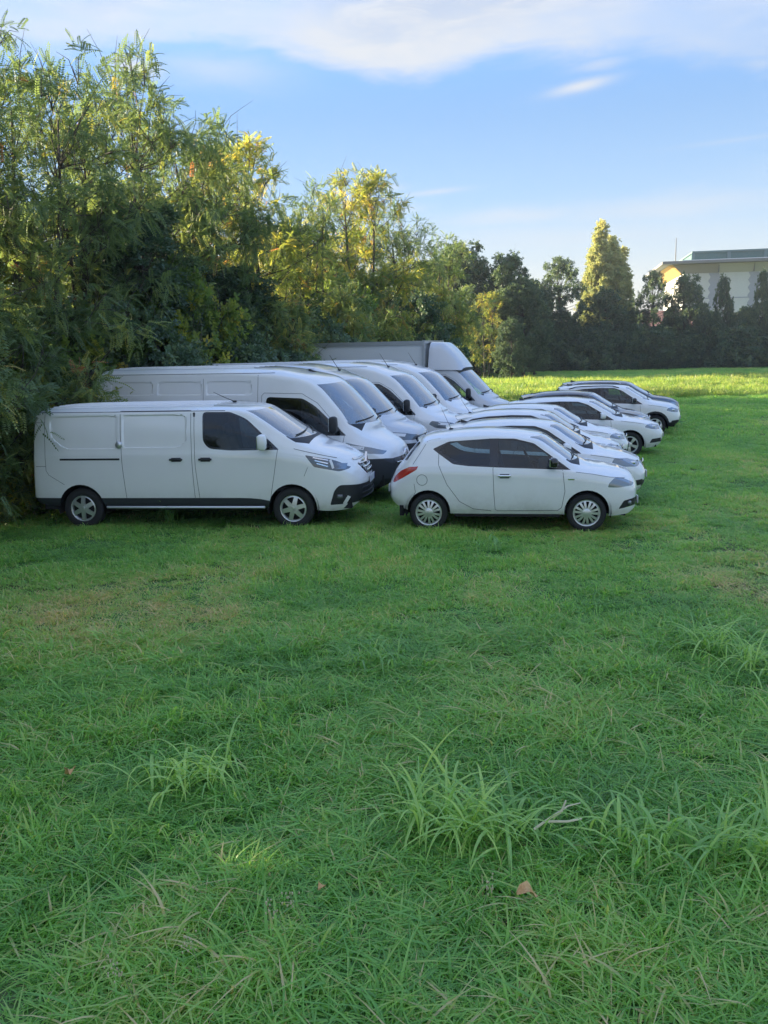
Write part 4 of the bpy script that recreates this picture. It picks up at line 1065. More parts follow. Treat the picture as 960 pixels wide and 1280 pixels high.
r, sp = build_hatch('white small off-roader with black wheel arch cladding and roof rails', L=4.11, H=1.57, W=.88, suv=True, hub=(.73, 3.28), wheel_r=.33, rails='black', cladding=True, mirror=M_GLOSSB); nose_at(r, sp, 9.28, 27.55, -10)
r, sp = build_hatch('dark car at the far end of the row of cars', L=4.3, H=1.60, W=.90, suv=True, paint_=M_DARK, roof=M_DARK, wheel_r=.33, rails='silver'); nose_at(r, sp, 10.05, 29.9, -10)

# ================================================================== trees
def quad_mesh(name, V, m_, tint=None, up=None):
    """V: (n,4,3) array of separate quads; up: soften the shading normals towards these directions (n,3)"""
    n = len(V); me = bpy.data.meshes.new(name)
    me.vertices.add(n * 4); me.vertices.foreach_set('co', V.astype(np.float32).ravel())
    me.loops.add(n * 4); me.loops.foreach_set('vertex_index', np.arange(n * 4, dtype=np.int32))
    me.polygons.add(n); me.polygons.foreach_set('loop_start', np.arange(0, n * 4, 4, dtype=np.int32))
    me.polygons.foreach_set('loop_total', np.full(n, 4, dtype=np.int32))
    me.update(calc_edges=True)
    if tint is not None:
        a = me.attributes.new('tint', 'FLOAT', 'POINT'); a.data.foreach_set('value', np.repeat(tint, 4).astype(np.float32))
    me.materials.append(m_)
    return me

def leaf_mat(name, stops, trans=.40, gloss=.3, tm=(1.6, 1.5, .9)):
    def b(t):
        at = t.node('ShaderNodeAttribute', attribute_name='tint')
        c = t.ramp(at.outputs['Fac'], stops)
        p = t.node('ShaderNodeBsdfPrincipled', {'Base Color': c, 'Roughness': .5, 'Specular IOR Level': gloss})
        c2 = t.node('ShaderNodeMix', data_type='RGBA', blend_type='MULTIPLY', ins={0: 1.0, 6: c, 7: (*tm, 1)}).outputs[2]
        tr = t.node('ShaderNodeBsdfTranslucent', {0: c2})
        return t.node('ShaderNodeMixShader', {0: trans, 1: p.outputs[0], 2: tr.outputs[0]}).outputs[0]
    return mat(name, build=b)
LEAF = leaf_mat('acacia_leaf', [(0, (0.105, 0.161, 0.076)), (.35, (0.164, 0.234, 0.092)), (.62, (0.258, 0.300, 0.092)), (.82, (0.421, 0.389, 0.100)), (.94, (0.421, 0.279, 0.113)), (1, (0.344, 0.154, 0.088))])
LEAF_SUN = leaf_mat('golden_sunlit_leaf', [(0, (0.094, 0.149, 0.062)), (.35, (0.165, 0.213, 0.067)), (.62, (0.283, 0.287, 0.078)), (.82, (0.425, 0.356, 0.101)), (.94, (0.401, 0.253, 0.112)), (1, (0.330, 0.149, 0.090))], trans=.55, tm=(2.2, 1.95, .9))  # yellower, more translucent leaf: sun on the trees behind put into the colour
LEAF_F = leaf_mat('far_leaf', [(0, (.075, .12, .075)), (.5, (.11, .165, .09)), (1, (.17, .22, .10))], trans=.3, gloss=.3)
LEAF_D = leaf_mat('dark_leaf', [(0, (0.059, 0.101, 0.060)), (.5, (0.092, 0.152, 0.080)), (1, (0.153, 0.210, 0.090))], trans=.25, gloss=.5)
LEAF_Y = leaf_mat('shrub_leaf', [(0, (0.083, 0.138, 0.045)), (.5, (0.142, 0.218, 0.054)), (.85, (0.260, 0.299, 0.062)), (1, (0.448, 0.391, 0.078))], trans=.5)
LEAF_P = leaf_mat('poplar_leaf', [(0, (0.203, 0.247, 0.120)), (.5, (0.311, 0.351, 0.168)), (1, (0.486, 0.468, 0.228))], trans=.4, gloss=.4, tm=(1.6, 1.55, .9))
def bark_build(t):
    tcx = t.node('ShaderNodeTexCoord'); mp = t.node('ShaderNodeMapping', {0: tcx.outputs['Object'], 'Scale': (6, 6, 1.2)})
    n = t.noise(mp.outputs[0], 3.0, 6, .65)
    c = t.ramp(n, [(.3, (.035, .028, .022)), (.6, (.10, .085, .068)), (.8, (.16, .14, .12))])
    p = t.node('ShaderNodeBsdfPrincipled', {'Base Color': c, 'Roughness': .9})
    bp = t.node('ShaderNodeBump', {'Height': n, 'Strength': .6, 'Distance': .03}); t.l.new(bp.outputs[0], p.inputs['Normal'])
    return p.outputs[0]
BARK = mat('bark', build=bark_build)

def frond(kind):
    """leaflet quads of one spray, along +x, unit length"""
    Q = []
    if kind == 'pinnate':
        ts = np.linspace(.12, .93, 8)
        def leafl(o, d, n, ln, wd):
            d = d / np.linalg.norm(d); s_ = np.cross(n, d); s_ /= np.linalg.norm(s_)
            Q.append([o, o + d * ln * .45 + s_ * wd, o + d * ln, o + d * ln * .45 - s_ * wd])
        up = np.array((0, 0, 1.0))
        for i, t in enumerate(ts):
            o = np.array((t, 0, .10 * t - .30 * t * t))
            for sg in (-1, 1):
                d = np.array((.45, sg * 1.0, -.30)); n = up + np.array((0, sg * .3, 0))
                leafl(o, d, n, .235 - .05 * t, .05)
        leafl(np.array((.97, 0, -.19)), np.array((1, 0, -.4)), up, .2, .05)
    else:
        rnd = np.random.RandomState(5)
        for i in range(9):
            t = .15 + .85 * i / 8
            o = np.array((t * .8, 0, -.08 * t)); a = i * 2.4
            d = np.array((.55, math.cos(a), math.sin(a) * .8 - .15)); d /= np.linalg.norm(d)
            n = np.array((rnd.randn() * .4, rnd.randn() * .4, 1)); s_ = np.cross(n, d); s_ /= np.linalg.norm(s_)
            ln, wd = .36, .14
            Q.append([o, o + d * ln * .5 + s_ * wd, o + d * ln, o + d * ln * .5 - s_ * wd])
    return np.array(Q)
FRONDS = {k: frond(k) for k in ('pinnate', 'broad')}

def place_fronds(kind, P, D, size, rng, droop=.0):
    """P positions, D directions (n,3), size (n,) -> quads (n*k,4,3)"""
    T = FRONDS[kind]; n = len(P)
    D = D / np.maximum(np.linalg.norm(D, axis=1, keepdims=True), 1e-6)
    up = np.tile(np.array((0, 0, 1.0)), (n, 1)) + rng.randn(n, 3) * .35
    S = np.cross(up, D); S /= np.maximum(np.linalg.norm(S, axis=1, keepdims=True), 1e-6)
    U = np.cross(D, S)
    M = np.stack([D, S, U], axis=1) * size[:, None, None]              # rows: images of x,y,z
    V = np.einsum('qkc,ncd->nqkd', T, M) + P[:, None, None, :]
    return V.reshape(-1, 4, 3), len(T)

def make_tree(seed, H, base, prof, ncl, nfr, kind='pinnate', size=.34, clr=.55, stems=1, lean=.0, m_=None, tint=(.3, .18), tint_clump=.18, trunk_r=.13, limbs=True, name='tree', up=.2, topy=.0):
    """prof(t)->radius of the crown at relative height t in 0..1 between base and H"""
    rng = np.random.RandomState(seed)
    tr = MB(); axes = []
    for k in range(stems):
        a = rng.uniform(0, 6.28); off = np.array((math.cos(a), math.sin(a))) * (.0 if k == 0 else .35)
        sp_ = np.array((math.cos(a), math.sin(a))) * (rng.uniform(.3, 1.0) if stems > 1 else .15)
        zs = np.linspace(0, H * rng.uniform(.80, .90), 9); pts = []
        ph = rng.uniform(0, 6, 2)
        for z in zs:
            t = z / H
            pts.append((off[0] + sp_[0] * t ** 1.3 + lean * t + .16 * math.sin(t * 5 + ph[0]) * t, off[1] + sp_[1] * t ** 1.3 + .16 * math.sin(t * 6 + ph[1]) * t, z))
        rad = [trunk_r * (1 - .93 * (i / 8)) ** .9 * (1.0 if k == 0 else .75) + .008 for i in range(9)]; rad[0] *= 1.35
        tr.tube(pts, rad, 7); axes.append(np.array(pts))
    C = []; tries = 0
    while len(C) < ncl and tries < ncl * 60:
        tries += 1
        t = rng.beta(1.15, 1.05); z = base + (H - base) * t
        rr = prof(t); q = rng.uniform(.25, 1.0) ** .5 * rr * rng.uniform(.72, 1.22); a = rng.uniform(0, 6.28)
        ax = axes[rng.randint(stems)]; i = np.argmin(abs(ax[:, 2] - z))
        p = np.array((ax[i, 0] * .8 + q * math.cos(a), ax[i, 1] * .8 + q * math.sin(a), z))
        if C and min(np.sum((np.array(C) - p) ** 2, axis=1)) < (clr * .62) ** 2: continue
        C.append(p)
    C = np.array(C); A, B, S, T = [], [], [], []
    for p in C:
        ax = axes[np.argmin([np.min(np.sum((a - p) ** 2, axis=1)) for a in axes])]
        dist = np.hypot(p[0] - ax[:, 0], p[1] - ax[:, 1])
        zt = p[2] - .55 * np.min(dist) - .3; i = int(np.clip(np.searchsorted(ax[:, 2], max(zt, ax[0, 2])), 1, len(ax) - 2))
        o = ax[i]
        if limbs:
            mid = o * .45 + p * .55 + np.array((0, 0, -.12)) + rng.randn(3) * .08
            r0 = trunk_r * .30 * (1 - .6 * i / 8)
            tr.tube([o, o * .75 + mid * .25 + np.array((0, 0, .02)), mid, p], [r0, r0 * .8, r0 * .5, .006], 5, False)
            for _ in range(4):
                e = p + rng.randn(3) * clr * .7 + np.array((0, 0, .1)); tr.tube([mid * .3 + p * .7, (p + e) / 2, e], [.011, .007, .003], 4, False)
        out_ = p - np.array((ax[i, 0], ax[i, 1], p[2] - .3)); out_ /= max(np.linalg.norm(out_), 1e-6)
        cs = clr * rng.uniform(.7, 1.25); k = int(nfr * rng.uniform(.65, 1.3))
        # fronds sit on short twigs that leave the clump
        nt = max(3, k // 7); td = rng.randn(nt, 3) + out_ * .7 + np.array((0, 0, up)); td /= np.linalg.norm(td, axis=1, keepdims=True)
        ti = rng.randint(0, nt, k); tt = rng.uniform(.15, 1.0, k)[:, None]
        P = p + td[ti] * tt * cs * np.array((1.15, 1.15, .95)) - np.array((0, 0, .14)) * tt ** 2 + rng.randn(k, 3) * .05
        D = td[ti] * .6 + rng.randn(k, 3) * .55 + np.array((0, 0, -.28))
        A.append(P); B.append(D); S.append(size * rng.uniform(.7, 1.25, k)); T.append(np.clip(tint[0] + rng.randn() * tint_clump + topy * (p[2] / H - .5) + rng.randn(k) * tint[1] + (rng.uniform(0, 1, k) < .02) * .5, 0, 1))
    P = np.concatenate(A); V, q = place_fronds(kind, P, np.concatenate(B), np.concatenate(S), rng)
    cm = quad_mesh('crown', V, m_ or LEAF, np.repeat(np.concatenate(T), q))
    tm = tr.mesh('trunk', BARK)
    return tm, cm

def put_tree(var, loc, rot, scale, label, name='tree', cat='tree', group=None):
    o = link(name, None, None, label, cat, group, loc=loc, rot=(0, 0, rot)); o.scale = scale if hasattr(scale, '__len__') else (scale,) * 3
    link('trunk' if cat == 'tree' else 'stem', var[0], o); link('crown' if cat == 'tree' else 'foliage', var[1], o)
    return o

oval = lambda a, b: (lambda t: a * (math.sin(math.pi * min(1, max(0, t)) ** .8) ** .6) + b * (1 - t) * .3)
VA = [make_tree(11, 9.3, 1.6, oval(2.1, .5), 100, 46, stems=2, tint=(.22, .14), topy=.1, size=.32, tint_clump=.13),  # front acacias tinted greener for shade, the golden variant yellower for sunlight
      make_tree(12, 9.3, 1.4, oval(2.3, .6), 104, 44, stems=3, tint=(.24, .15), topy=.08, size=.32, tint_clump=.13),
      make_tree(13, 9.3, 1.8, oval(1.9, .4), 96, 46, stems=2, tint=(.40, .18), topy=.1, size=.31, tint_clump=.15, m_=LEAF_SUN),
      make_tree(14, 9.3, 1.2, oval(2.2, .7), 116, 46, stems=2, tint=(.20, .12), topy=.1, size=.34, tint_clump=.12)]
VD = [make_tree(21, 8.5, .6, oval(2.5, .9), 130, 50, kind='broad', stems=2, tint=(.45, .25), size=.32, clr=.6, m_=LEAF_D, trunk_r=.16),
      make_tree(22, 8.5, .5, oval(2.4, 1.0), 130, 50, kind='broad', stems=1, tint=(.30, .18), size=.34, clr=.6, m_=LEAF, trunk_r=.16)]
VI = make_tree(31, 6.5, .3, lambda t: 1.05 - .65 * t + .25 * math.sin(9 * t), 85, 60, kind='broad', tint=(.25, .2), size=.24, clr=.42, m_=LEAF_D, trunk_r=.18)
VS = [make_tree(41, 3.4, .15, oval(1.5, 1.2), 60, 50, kind='broad', stems=3, tint=(.55, .2), size=.27, clr=.45, m_=LEAF_Y, trunk_r=.05),
      make_tree(42, 3.8, .15, oval(1.6, 1.4), 70, 70, kind='pinnate', stems=3, tint=(.32, .16), size=.26, clr=.5, m_=LEAF, trunk_r=.05),
      make_tree(43, 3.2, .10, oval(1.7, 1.4), 62, 52, kind='broad', stems=3, tint=(.4, .25), size=.26, clr=.48, m_=LEAF_D, trunk_r=.05)]
VP = [make_tree(51, 17, 1.5, lambda t: (.55 + 1.15 * math.sin(math.pi * min(1, t + .12)) ** .8) * (1 if t < .8 else 1.9 - 1.12 * t), 320, 44, kind='broad', tint=(.6, .22), size=.36, clr=.55, m_=LEAF_P, trunk_r=.22, limbs=False, up=1.2, topy=.3),
      make_tree(52, 17, 1.5, lambda t: (.6 + 1.25 * math.sin(math.pi * min(1, t + .15)) ** .8) * (1 if t < .8 else 1.9 - 1.12 * t), 300, 44, kind='broad', tint=(.5, .22), size=.36, clr=.6, m_=LEAF_P, trunk_r=.22, limbs=False, up=1.2, topy=.3)]
VF = [make_tree(61, 11, 2.2, oval(3.0, .6), 62, 44, kind='broad', stems=2, tint=(.35, .25), size=.44, clr=.75, m_=LEAF_F, trunk_r=.2),
      make_tree(62, 11, 1.0, oval(3.1, 1.2), 150, 50, kind='broad', stems=2, tint=(.45, .25), size=.42, clr=.8, m_=LEAF_F, trunk_r=.2),
      make_tree(63, 11, .8, oval(2.8, 1.3), 140, 52, kind='broad', stems=1, tint=(.22, .2), size=.40, clr=.75, m_=LEAF_F, trunk_r=.2),
      make_tree(64, 3.4, .1, oval(2.3, 1.9), 80, 30, kind='broad', stems=2, tint=(.3, .22), size=.45, clr=.62, m_=LEAF_F, trunk_r=.05)]

VFX = lambda i: VF[1 + i % 2]
rt = random.Random(4)
def row_x(y): return -8.1 + .2917 * (y - 15)
def row_tree(px, sky, var, label, off=0.0, name='acacia_tree', H0=9.3, group='trees of the row behind the vans', wide=1.0):
    # where the sight line through px meets the row, moved back by off metres
    k = (px - 480) / FPX
    y = (-8.1 - off - .2917 * 15) / (k - .2917); x = k * y
    z = at_y(px, sky, y).z
    s_ = z / H0
    return put_tree(var, (x, y, -.05), rt.uniform(0, 6.28), (s_ * wide * rt.uniform(.9, 1.1), s_ * wide * rt.uniform(.9, 1.1), s_), label, name, 'tree', group)
ROW = [(-40, 30, 0, 'acacia whose crown hangs toward the tail of the low van', 1.05),
       (45, 14, 1, 'tall loose acacia with feathery crown, the tallest over the low van', 1.0),
       (118, 92, 0, 'slim acacia leaning between the tallest acacia and the ivy-covered trunk', .8),
       (205, 82, 0, 'slender acacia with thin dark limbs above the ivy-covered trunk', .95),
       (262, 150, 3, 'acacia with drooping yellow-green sprays over the tall sloping-nosed van', .9),
       (335, 176, 2, 'acacia with yellowing and rusty leaves over the vans', 1.0),
       (395, 232, 1, 'acacia between two taller yellowing acacias', .9),
       (452, 216, 2, 'acacia with golden lit crown standing behind the box lorry', 1.0),
       (508, 264, 0, 'acacia with reddish leaf tips behind the cab of the lorry', 1.0)]
for px, sky_, v, lab, wd in ROW: row_tree(px, sky_, VA[v], lab, 0.2, wide=wd)
for px, sky_, v, lab in [(550, 300, VA[1], 'darker leafy tree next to the acacia with reddish leaf tips')]:
    row_tree(px, sky_, v, lab, -.3, name='tree', H0=9.3 if v in VA else 8.5, wide=1.1)
# second line behind, filling the gaps
for i, (px, sky_) in enumerate([(-60, 190), (20, 250), (90, 270), (160, 235), (230, 240), (300, 262), (370, 285), (430, 290)]):
    row_tree(px, sky_, (VD[1], VA[2], VA[2])[i % 3], 'leafy tree of the second line, half hidden behind the acacias', 3.6, name='tree', H0=8.5 if i % 3 == 0 else 9.3, group='second line of trees', wide=1.2)
# ivy-covered trunks
row_tree(188, 262, VI, 'trunk thickly covered with dark ivy above the tall vans', -.5, name='ivy_tree', H0=6.5, group=None, wide=1.35)
row_tree(292, 338, VI, 'shorter ivy-covered dark trunk beside the yellow-green shrub', -.4, name='ivy_tree', H0=6.5, group=None, wide=1.6)
# shrubs at the foot of the row
SH = [(-30, 470, 1), (12, 400, 1), (55, 420, 0), (100, 395, 2), (140, 410, 0), (178, 398, 2), (215, 352, 0), (250, 392, 1), (290, 400, 2), (330, 380, 1), (368, 385, 2), (405, 372, 1), (440, 360, 0), (475, 350, 1), (505, 372, 2), (535, 362, 1)]
SHL = ['yellow-green leafy shrub at the foot of the tree row', 'feathery green acacia sapling at the foot of the tree row', 'dark green dense shrub at the foot of the tree row']
for i, (px, sky_, v) in enumerate(SH):
    lab = 'bright yellow-green shrub standing out before the ivy-covered trunks' if i == 6 else SHL[v]
    row_tree(px, sky_, VS[v], lab, -.9 if v != 2 else -.3, name='shrub', H0=(3.4, 3.8, 3.2)[v], group=None if i == 6 else 'shrubs at the foot of the row: ' + ('yellow-green', 'feathery', 'dark')[v], wide=.85 if sky_ < 380 else 1.0)
for o in list(COL.objects):
    if o.get('category') == 'tree' and o.name.startswith('shrub'):
        o['category'] = 'shrub'
        for ch in o.children: ch.name = 'stem' if ch.name.startswith('trunk') else 'foliage'
# row going on toward the left of the camera (its shade lies on the near field)
for y in (12.0, 8.2, 4.2, .4, -3.2):
    put_tree(VA[int(y) % 4], (row_x(y) - 1.2, y, 0), y, 1.0, 'acacia where the row runs on before the low van', 'acacia_tree', 'tree', 'acacias before the low van')
    put_tree(VS[1], (row_x(y) + .3, y + 1.6, 0), y * 2, (1.4, 1.4, 1.5), 'feathery sapling where the row runs on before the low van', 'shrub', 'shrub', 'saplings before the low van')
    put_tree(VS[2], (row_x(y) - .6, y - .2, 0), y * 3, (1.4, 1.4, 1.5), 'dark shrub where the row runs on before the low van', 'shrub', 'shrub', 'shrubs before the low van')
# sprays hanging beside the low van's tail
def corner_shrub(x, y, var, s_, lab): put_tree(var, (x, y, 0), x * 3, s_, lab, 'shrub', 'shrub')
corner_shrub(-7.75, 14.35, VS[1], (.95, .95, 1.1), 'feathery acacia sapling touching the tail of the low van')
corner_shrub(-8.3, 13.3, VS[1], (1.1, 1.1, 1.25), 'dense feathery sapling just before the tail of the low van')

# far trees across the field
for i, (x, y) in enumerate([(-27, 97), (-22, 104), (-16, 95), (-10, 100), (-4, 95), (1.5, 101), (-31, 109), (6, 99), (-19, 113), (-12, 109), (-6, 106), (-25, 118), (-2, 112)]):  # hidden trees added so that their shade reaches the far field
    put_tree(VFX(i), (x, y, 0), i * 1.7, 1.0 + .05 * (i % 3), 'unseen tree added behind the nearer tree row to shade the far field', 'tree', 'tree', 'added shade trees behind the row')
def far_tree(px, sky_, y, var, H0, lab, name='tree', group=None, wide=1.0):
    p = at_y(px, sky_, y); s_ = p.z / H0
    return put_tree(var, (p.x, y, 0), rt.uniform(0, 6.28), (s_ * wide, s_ * wide, s_), lab, name, 'tree', group)
for px, sky_, y, v, lab in [(628, 322, 84, 1, 'broad dark tree past the lorry, higher than the trees beside it'), (655, 350, 82, 2, 'rounded dense green tree beside the broad dark tree'),
                            (580, 306, 86, 1, 'dense dark tree with upright leafy twigs beyond the lorry'), (540, 330, 88, 1, 'dark tree seen between acacia crowns'),
                            (598, 330, 88, 1, 'dark tree behind the tree with orange leaves'), (668, 395, 88, 2, 'low dense tree at the end of the tree row'), (640, 400, 76, 2, 'low leafy tree in front of the rounded dense tree')]:
    far_tree(px, sky_, y, VF[v], 11, lab, wide=.95)
far_tree(606, 368, 80, VA[2], 9.3, 'low tree with orange and yellow leaves in front of dark trees', wide=1.1)
for i, px in enumerate((560, 590, 620, 645, 668)): far_tree(px, 352, 104, VF[1 + i % 2], 11, 'dark tree added behind the tree row to shade the far field', group='added shade trees of the far hedge')  # added mainly for the shade they cast on the far field
for i, (x, y, h_) in enumerate([(6, 87, 9), (9.5, 92, 10), (12.5, 95, 9.5), (7.5, 97, 10), (15, 99, 8), (3, 92, 10)]):  # extra trees put in to deepen the shade past the sunlit strip
    put_tree(VFX(i), (x, y, 0), i * 1.9, h_ / 11, 'dark tree added close behind the end of the tree row for shade', 'tree', 'tree', 'added shade trees close behind the row end')
for i in range(12):  # second hedge line added to hold back the low sun
    put_tree(VFX(i), (-2 + i * 4.1 + rt.uniform(-.6, .6), 107 + rt.uniform(-1, 1), 0), i * 2.3, (.75, .75, rt.uniform(.52, .62)), 'low dense tree added to the far hedge to block low sun', 'tree', 'tree', 'low trees added to the far hedge')
far_tree(703, 326, 104, VF[0], 11, 'open dark tree with sky showing through, beside the poplars', wide=.95)
far_tree(676, 360, 102, VF[2], 11, 'dark tree between the tree row and the open tree', wide=.9)
far_tree(751, 281, 108, VP[0], 17, 'tall sunlit poplar, the tallest', 'poplar_tree', wide=.95)
far_tree(765, 300, 109, VP[1], 17, 'sunlit poplar, second in height', 'poplar_tree', wide=1.15)
far_tree(778, 313, 110, VP[0], 17, 'sunlit poplar next to the open tree by the building', 'poplar_tree', wide=1.0)
far_tree(741, 322, 109, VP[1], 17, 'lower sunlit poplar half hidden by the tallest one', 'poplar_tree', wide=1.0)
far_tree(760, 362, 103, VF[2], 11, 'dark green tree standing before the poplars', wide=1.0)
far_tree(820, 342, 105, VF[0], 11, 'open tree with slanting stem between poplars and building', wide=.75)
far_tree(862, 346, 104, VF[1], 11, 'dense dark tree before the ochre corner of the building', wide=.85)
far_tree(906, 347, 103, VF[2], 11, 'dark green tree before the zigzag bands of the building', wide=.42)
far_tree(884, 392, 102, VF[2], 11, 'lower dark tree between the two before the building', wide=.8)
far_tree(958, 340, 103, VF[1], 11, 'narrow dark tree before the second pair of zigzag bands', wide=.45)
far_tree(930, 385, 102, VF[1], 11, 'low dark tree beside the narrow one before the building', wide=.8)
far_tree(1000, 330, 104, VF[1], 11, 'dense tree of the far hedge before the long wall of the building', wide=.9)
far_tree(1060, 345, 104, VF[2], 11, 'dark tree of the far hedge farthest along the building', wide=.9)
for i, px in enumerate(range(672, 1090, 17)):
    far_tree(px + rt.uniform(-4, 4), rt.uniform(408, 426), 101.5 + rt.uniform(-1, 1.5), VF[3], 3.4, 'dark bush of the low hedge along the far field edge', 'hedge_bush', 'bushes of the far hedge')
for o in COL.objects:
    if o.name.startswith('hedge_bush'): o['category'] = 'bush'

# ================================================================== field
def vnoise(x, y, seed=0):
    xi, yi = np.floor(x).astype(int), np.floor(y).astype(int); fx, fy = x - xi, y - yi
    fx, fy = fx * fx * (3 - 2 * fx), fy * fy * (3 - 2 * fy)
    def h(a, b):
        n = (a * 374761393 + b * 668265263 + seed * 974711) & 0x7fffffff
        n = ((n ^ (n >> 13)) * 1274126177) & 0x7fffffff
        return ((n ^ (n >> 16)) & 0xffff) / 65535.0
    return (h(xi, yi) * (1 - fx) + h(xi + 1, yi) * fx) * (1 - fy) + (h(xi, yi + 1) * (1 - fx) + h(xi + 1, yi + 1) * fx) * fy
def fbm(x, y, seed=0, o=3):
    v = 0; a = .5; t = 0
    for k in range(o): v = v + a * vnoise(x * 2 ** k, y * 2 ** k, seed + k); t += a; a *= .5
    return v / t
def dryness(x, y):
    """0 lush, 1 worn brown places: the driven band in mid field"""
    n = fbm(x * .45, y * .30, 3, 4); band = np.exp(-((y - 9.6 - .10 * x) / 2.2) ** 2)
    band2 = np.exp(-((y - 20.0) / 3.0) ** 2) * (x > 8)
    return np.clip((n - .50) * 3.2 + .55 * band + .3 * band2 - .15, 0, 1)

def ground_build(t):
    tcx = t.node('ShaderNodeTexCoord'); o = tcx.outputs['Object']
    n1 = t.noise(o, .35, 5, .6); n2 = t.noise(o, 6.0, 6, .65); n3 = t.noise(o, 40.0, 3, .6)
    soil = t.ramp(n2, [(.3, (.045, .034, .022)), (.65, (.11, .085, .055))])
    green = t.ramp(n3, [(.3, (.08, .16, .05)), (.7, (.13, .25, .075))])
    c = t.mix(t.smooth(t.m('ADD', n1, t.m('MULTIPLY', n2, .35)), .66, .84), green, soil)
    p = t.node('ShaderNodeBsdfPrincipled', {'Base Color': c, 'Roughness': .95, 'Specular IOR Level': .1})
    bp = t.node('ShaderNodeBump', {'Height': n2, 'Strength': .7, 'Distance': .05}); t.l.new(bp.outputs[0], p.inputs['Normal'])
    return p.outputs[0]
def gz(x, y): return .05 * (fbm(np.asarray(x) * .25, np.asarray(y) * .25, 9, 2) - .5)
gx = np.concatenate([np.linspace(-600, -70, 8), np.linspace(-60, 70, 90), np.linspace(80, 600, 8)]); gy = np.concatenate([np.linspace(-60, -8, 5), np.linspace(-4, 116, 90), np.linspace(125, 900, 10)])
GX, GY = np.meshgrid(gx, gy); GZ = gz(GX, GY) - .03
nx_, ny_ = len(gx), len(gy)
gv = np.column_stack([GX.ravel(), GY.ravel(), GZ.ravel()]); gf = [(j * nx_ + i, j * nx_ + i + 1, (j + 1) * nx_ + i + 1, (j + 1) * nx_ + i) for j in range(ny_ - 1) for i in range(nx_ - 1)]
link('ground', new_mesh('ground', gv, gf, mat('soil', build=ground_build)), kind='structure')

def grass_mat(name, cols, trans=.46):
    def b(t):
        at = t.node('ShaderNodeAttribute', attribute_name='tint'); oi = t.node('ShaderNodeObjectInfo')
        ia = t.node('ShaderNodeAttribute', attribute_name='dry', attribute_type='INSTANCER')
        k = t.m('ADD', t.m('MULTIPLY', at.outputs['Fac'], .75), t.m('ADD', t.m('MULTIPLY_ADD', oi.outputs['Random'], .30, -.10), t.m('MULTIPLY', ia.outputs['Fac'], .42)), clamp=True)
        c = t.ramp(k, cols)
        p = t.node('ShaderNodeBsdfPrincipled', {'Base Color': c, 'Roughness': .42, 'Specular IOR Level': .35})
        c2 = t.node('ShaderNodeMix', data_type='RGBA', blend_type='MULTIPLY', ins={0: 1.0, 6: c, 7: (1.9, 1.8, .8, 1)}).outputs[2]
        tr = t.node('ShaderNodeBsdfTranslucent', {0: c2})
        return t.node('ShaderNodeMixShader', {0: trans, 1: p.outputs[0], 2: tr.outputs[0]}).outputs[0]
    return mat(name, build=b)
GRASS = grass_mat('grass_blade', [(0, (0.128, 0.255, 0.078)), (.3, (0.205, 0.407, 0.106)), (.55, (0.312, 0.519, 0.125)), (.74, (0.431, 0.527, 0.172)), (.88, (0.532, 0.464, 0.242)), (1, (0.698, 0.544, 0.327))])
TALLG = grass_mat('tall_grass_blade', [(0, (.12, .22, .06)), (.4, (.19, .30, .075)), (.7, (.28, .36, .10)), (1, (.42, .42, .17))], .45)

def blades(rng, n, radius, h, wd, segs, bend, tint, spread=1.0):
    """flat curved blades as quads/strips -> verts, faces, tint"""
    a = rng.uniform(0, 2 * np.pi, n); r = np.sqrt(rng.uniform(0, 1, n)) * radius
    bx, by = r * np.cos(a), r * np.sin(a)
    d = rng.uniform(0, 2 * np.pi, n); hh = h * rng.uniform(.45, 1.15, n); bd = bend * rng.uniform(.3, 1.4, n); w_ = wd * rng.uniform(.6, 1.3, n)
    tt = np.clip(tint[0] + tint[1] * rng.randn(n), 0, 1); dead = rng.uniform(0, 1, n) < .09; tt = np.where(dead, .95, tt)
    V = []; 
    for s_ in range(segs + 1):
        u = s_ / segs
        out_ = bd * hh * u ** 1.8; z = hh * (u - .45 * np.minimum(bd, 1.3) * u ** 2.4)
        cx, cy = bx + np.cos(d) * out_, by + np.sin(d) * out_
        ww = w_ * (1 - u) ** .7 * (.75 + .5 * u) + .0004
        V.append(np.stack([cx - np.sin(d) * ww, cy + np.cos(d) * ww, z], 1)); V.append(np.stack([cx + np.sin(d) * ww, cy - np.cos(d) * ww, z + ww * .5], 1))
    V = np.stack(V, 1)                                     # n, 2(segs+1), 3
    k = 2 * (segs + 1); F = []
    base = np.arange(n)[:, None] * k
    for s_ in range(segs): F.append(np.concatenate([base + 2 * s_, base + 2 * s_ + 1, base + 2 * s_ + 3, base + 2 * s_ + 2], 1))
    return V.reshape(-1, 3), np.concatenate(F), np.clip(np.repeat(tt, k) + np.tile(np.repeat(np.linspace(-.10, .16, segs + 1), 2), n), 0, 1)
def blade_mesh(name, parts, m_):
    V = np.concatenate([p[0] for p in parts]); T = np.concatenate([p[2] for p in parts]); off = np.cumsum([0] + [len(p[0]) for p in parts])
    F = np.concatenate([p[1] + o for p, o in zip(parts, off)])
    me = bpy.data.meshes.new(name); me.vertices.add(len(V)); me.vertices.foreach_set('co', V.astype(np.float32).ravel())
    me.loops.add(F.size); me.loops.foreach_set('vertex_index', F.astype(np.int32).ravel()); me.polygons.add(len(F))
    me.polygons.foreach_set('loop_start', np.arange(0, F.size, 4, dtype=np.int32)); me.polygons.foreach_set('loop_total', np.full(len(F), 4, dtype=np.int32))
    me.polygons.foreach_set('use_smooth', np.ones(len(F), dtype=bool)); me.update(calc_edges=True)
    a = me.attributes.new('tint', 'FLOAT', 'POINT'); a.data.foreach_set('value', T.astype(np.float32)); me.materials.append(m_)
    return me

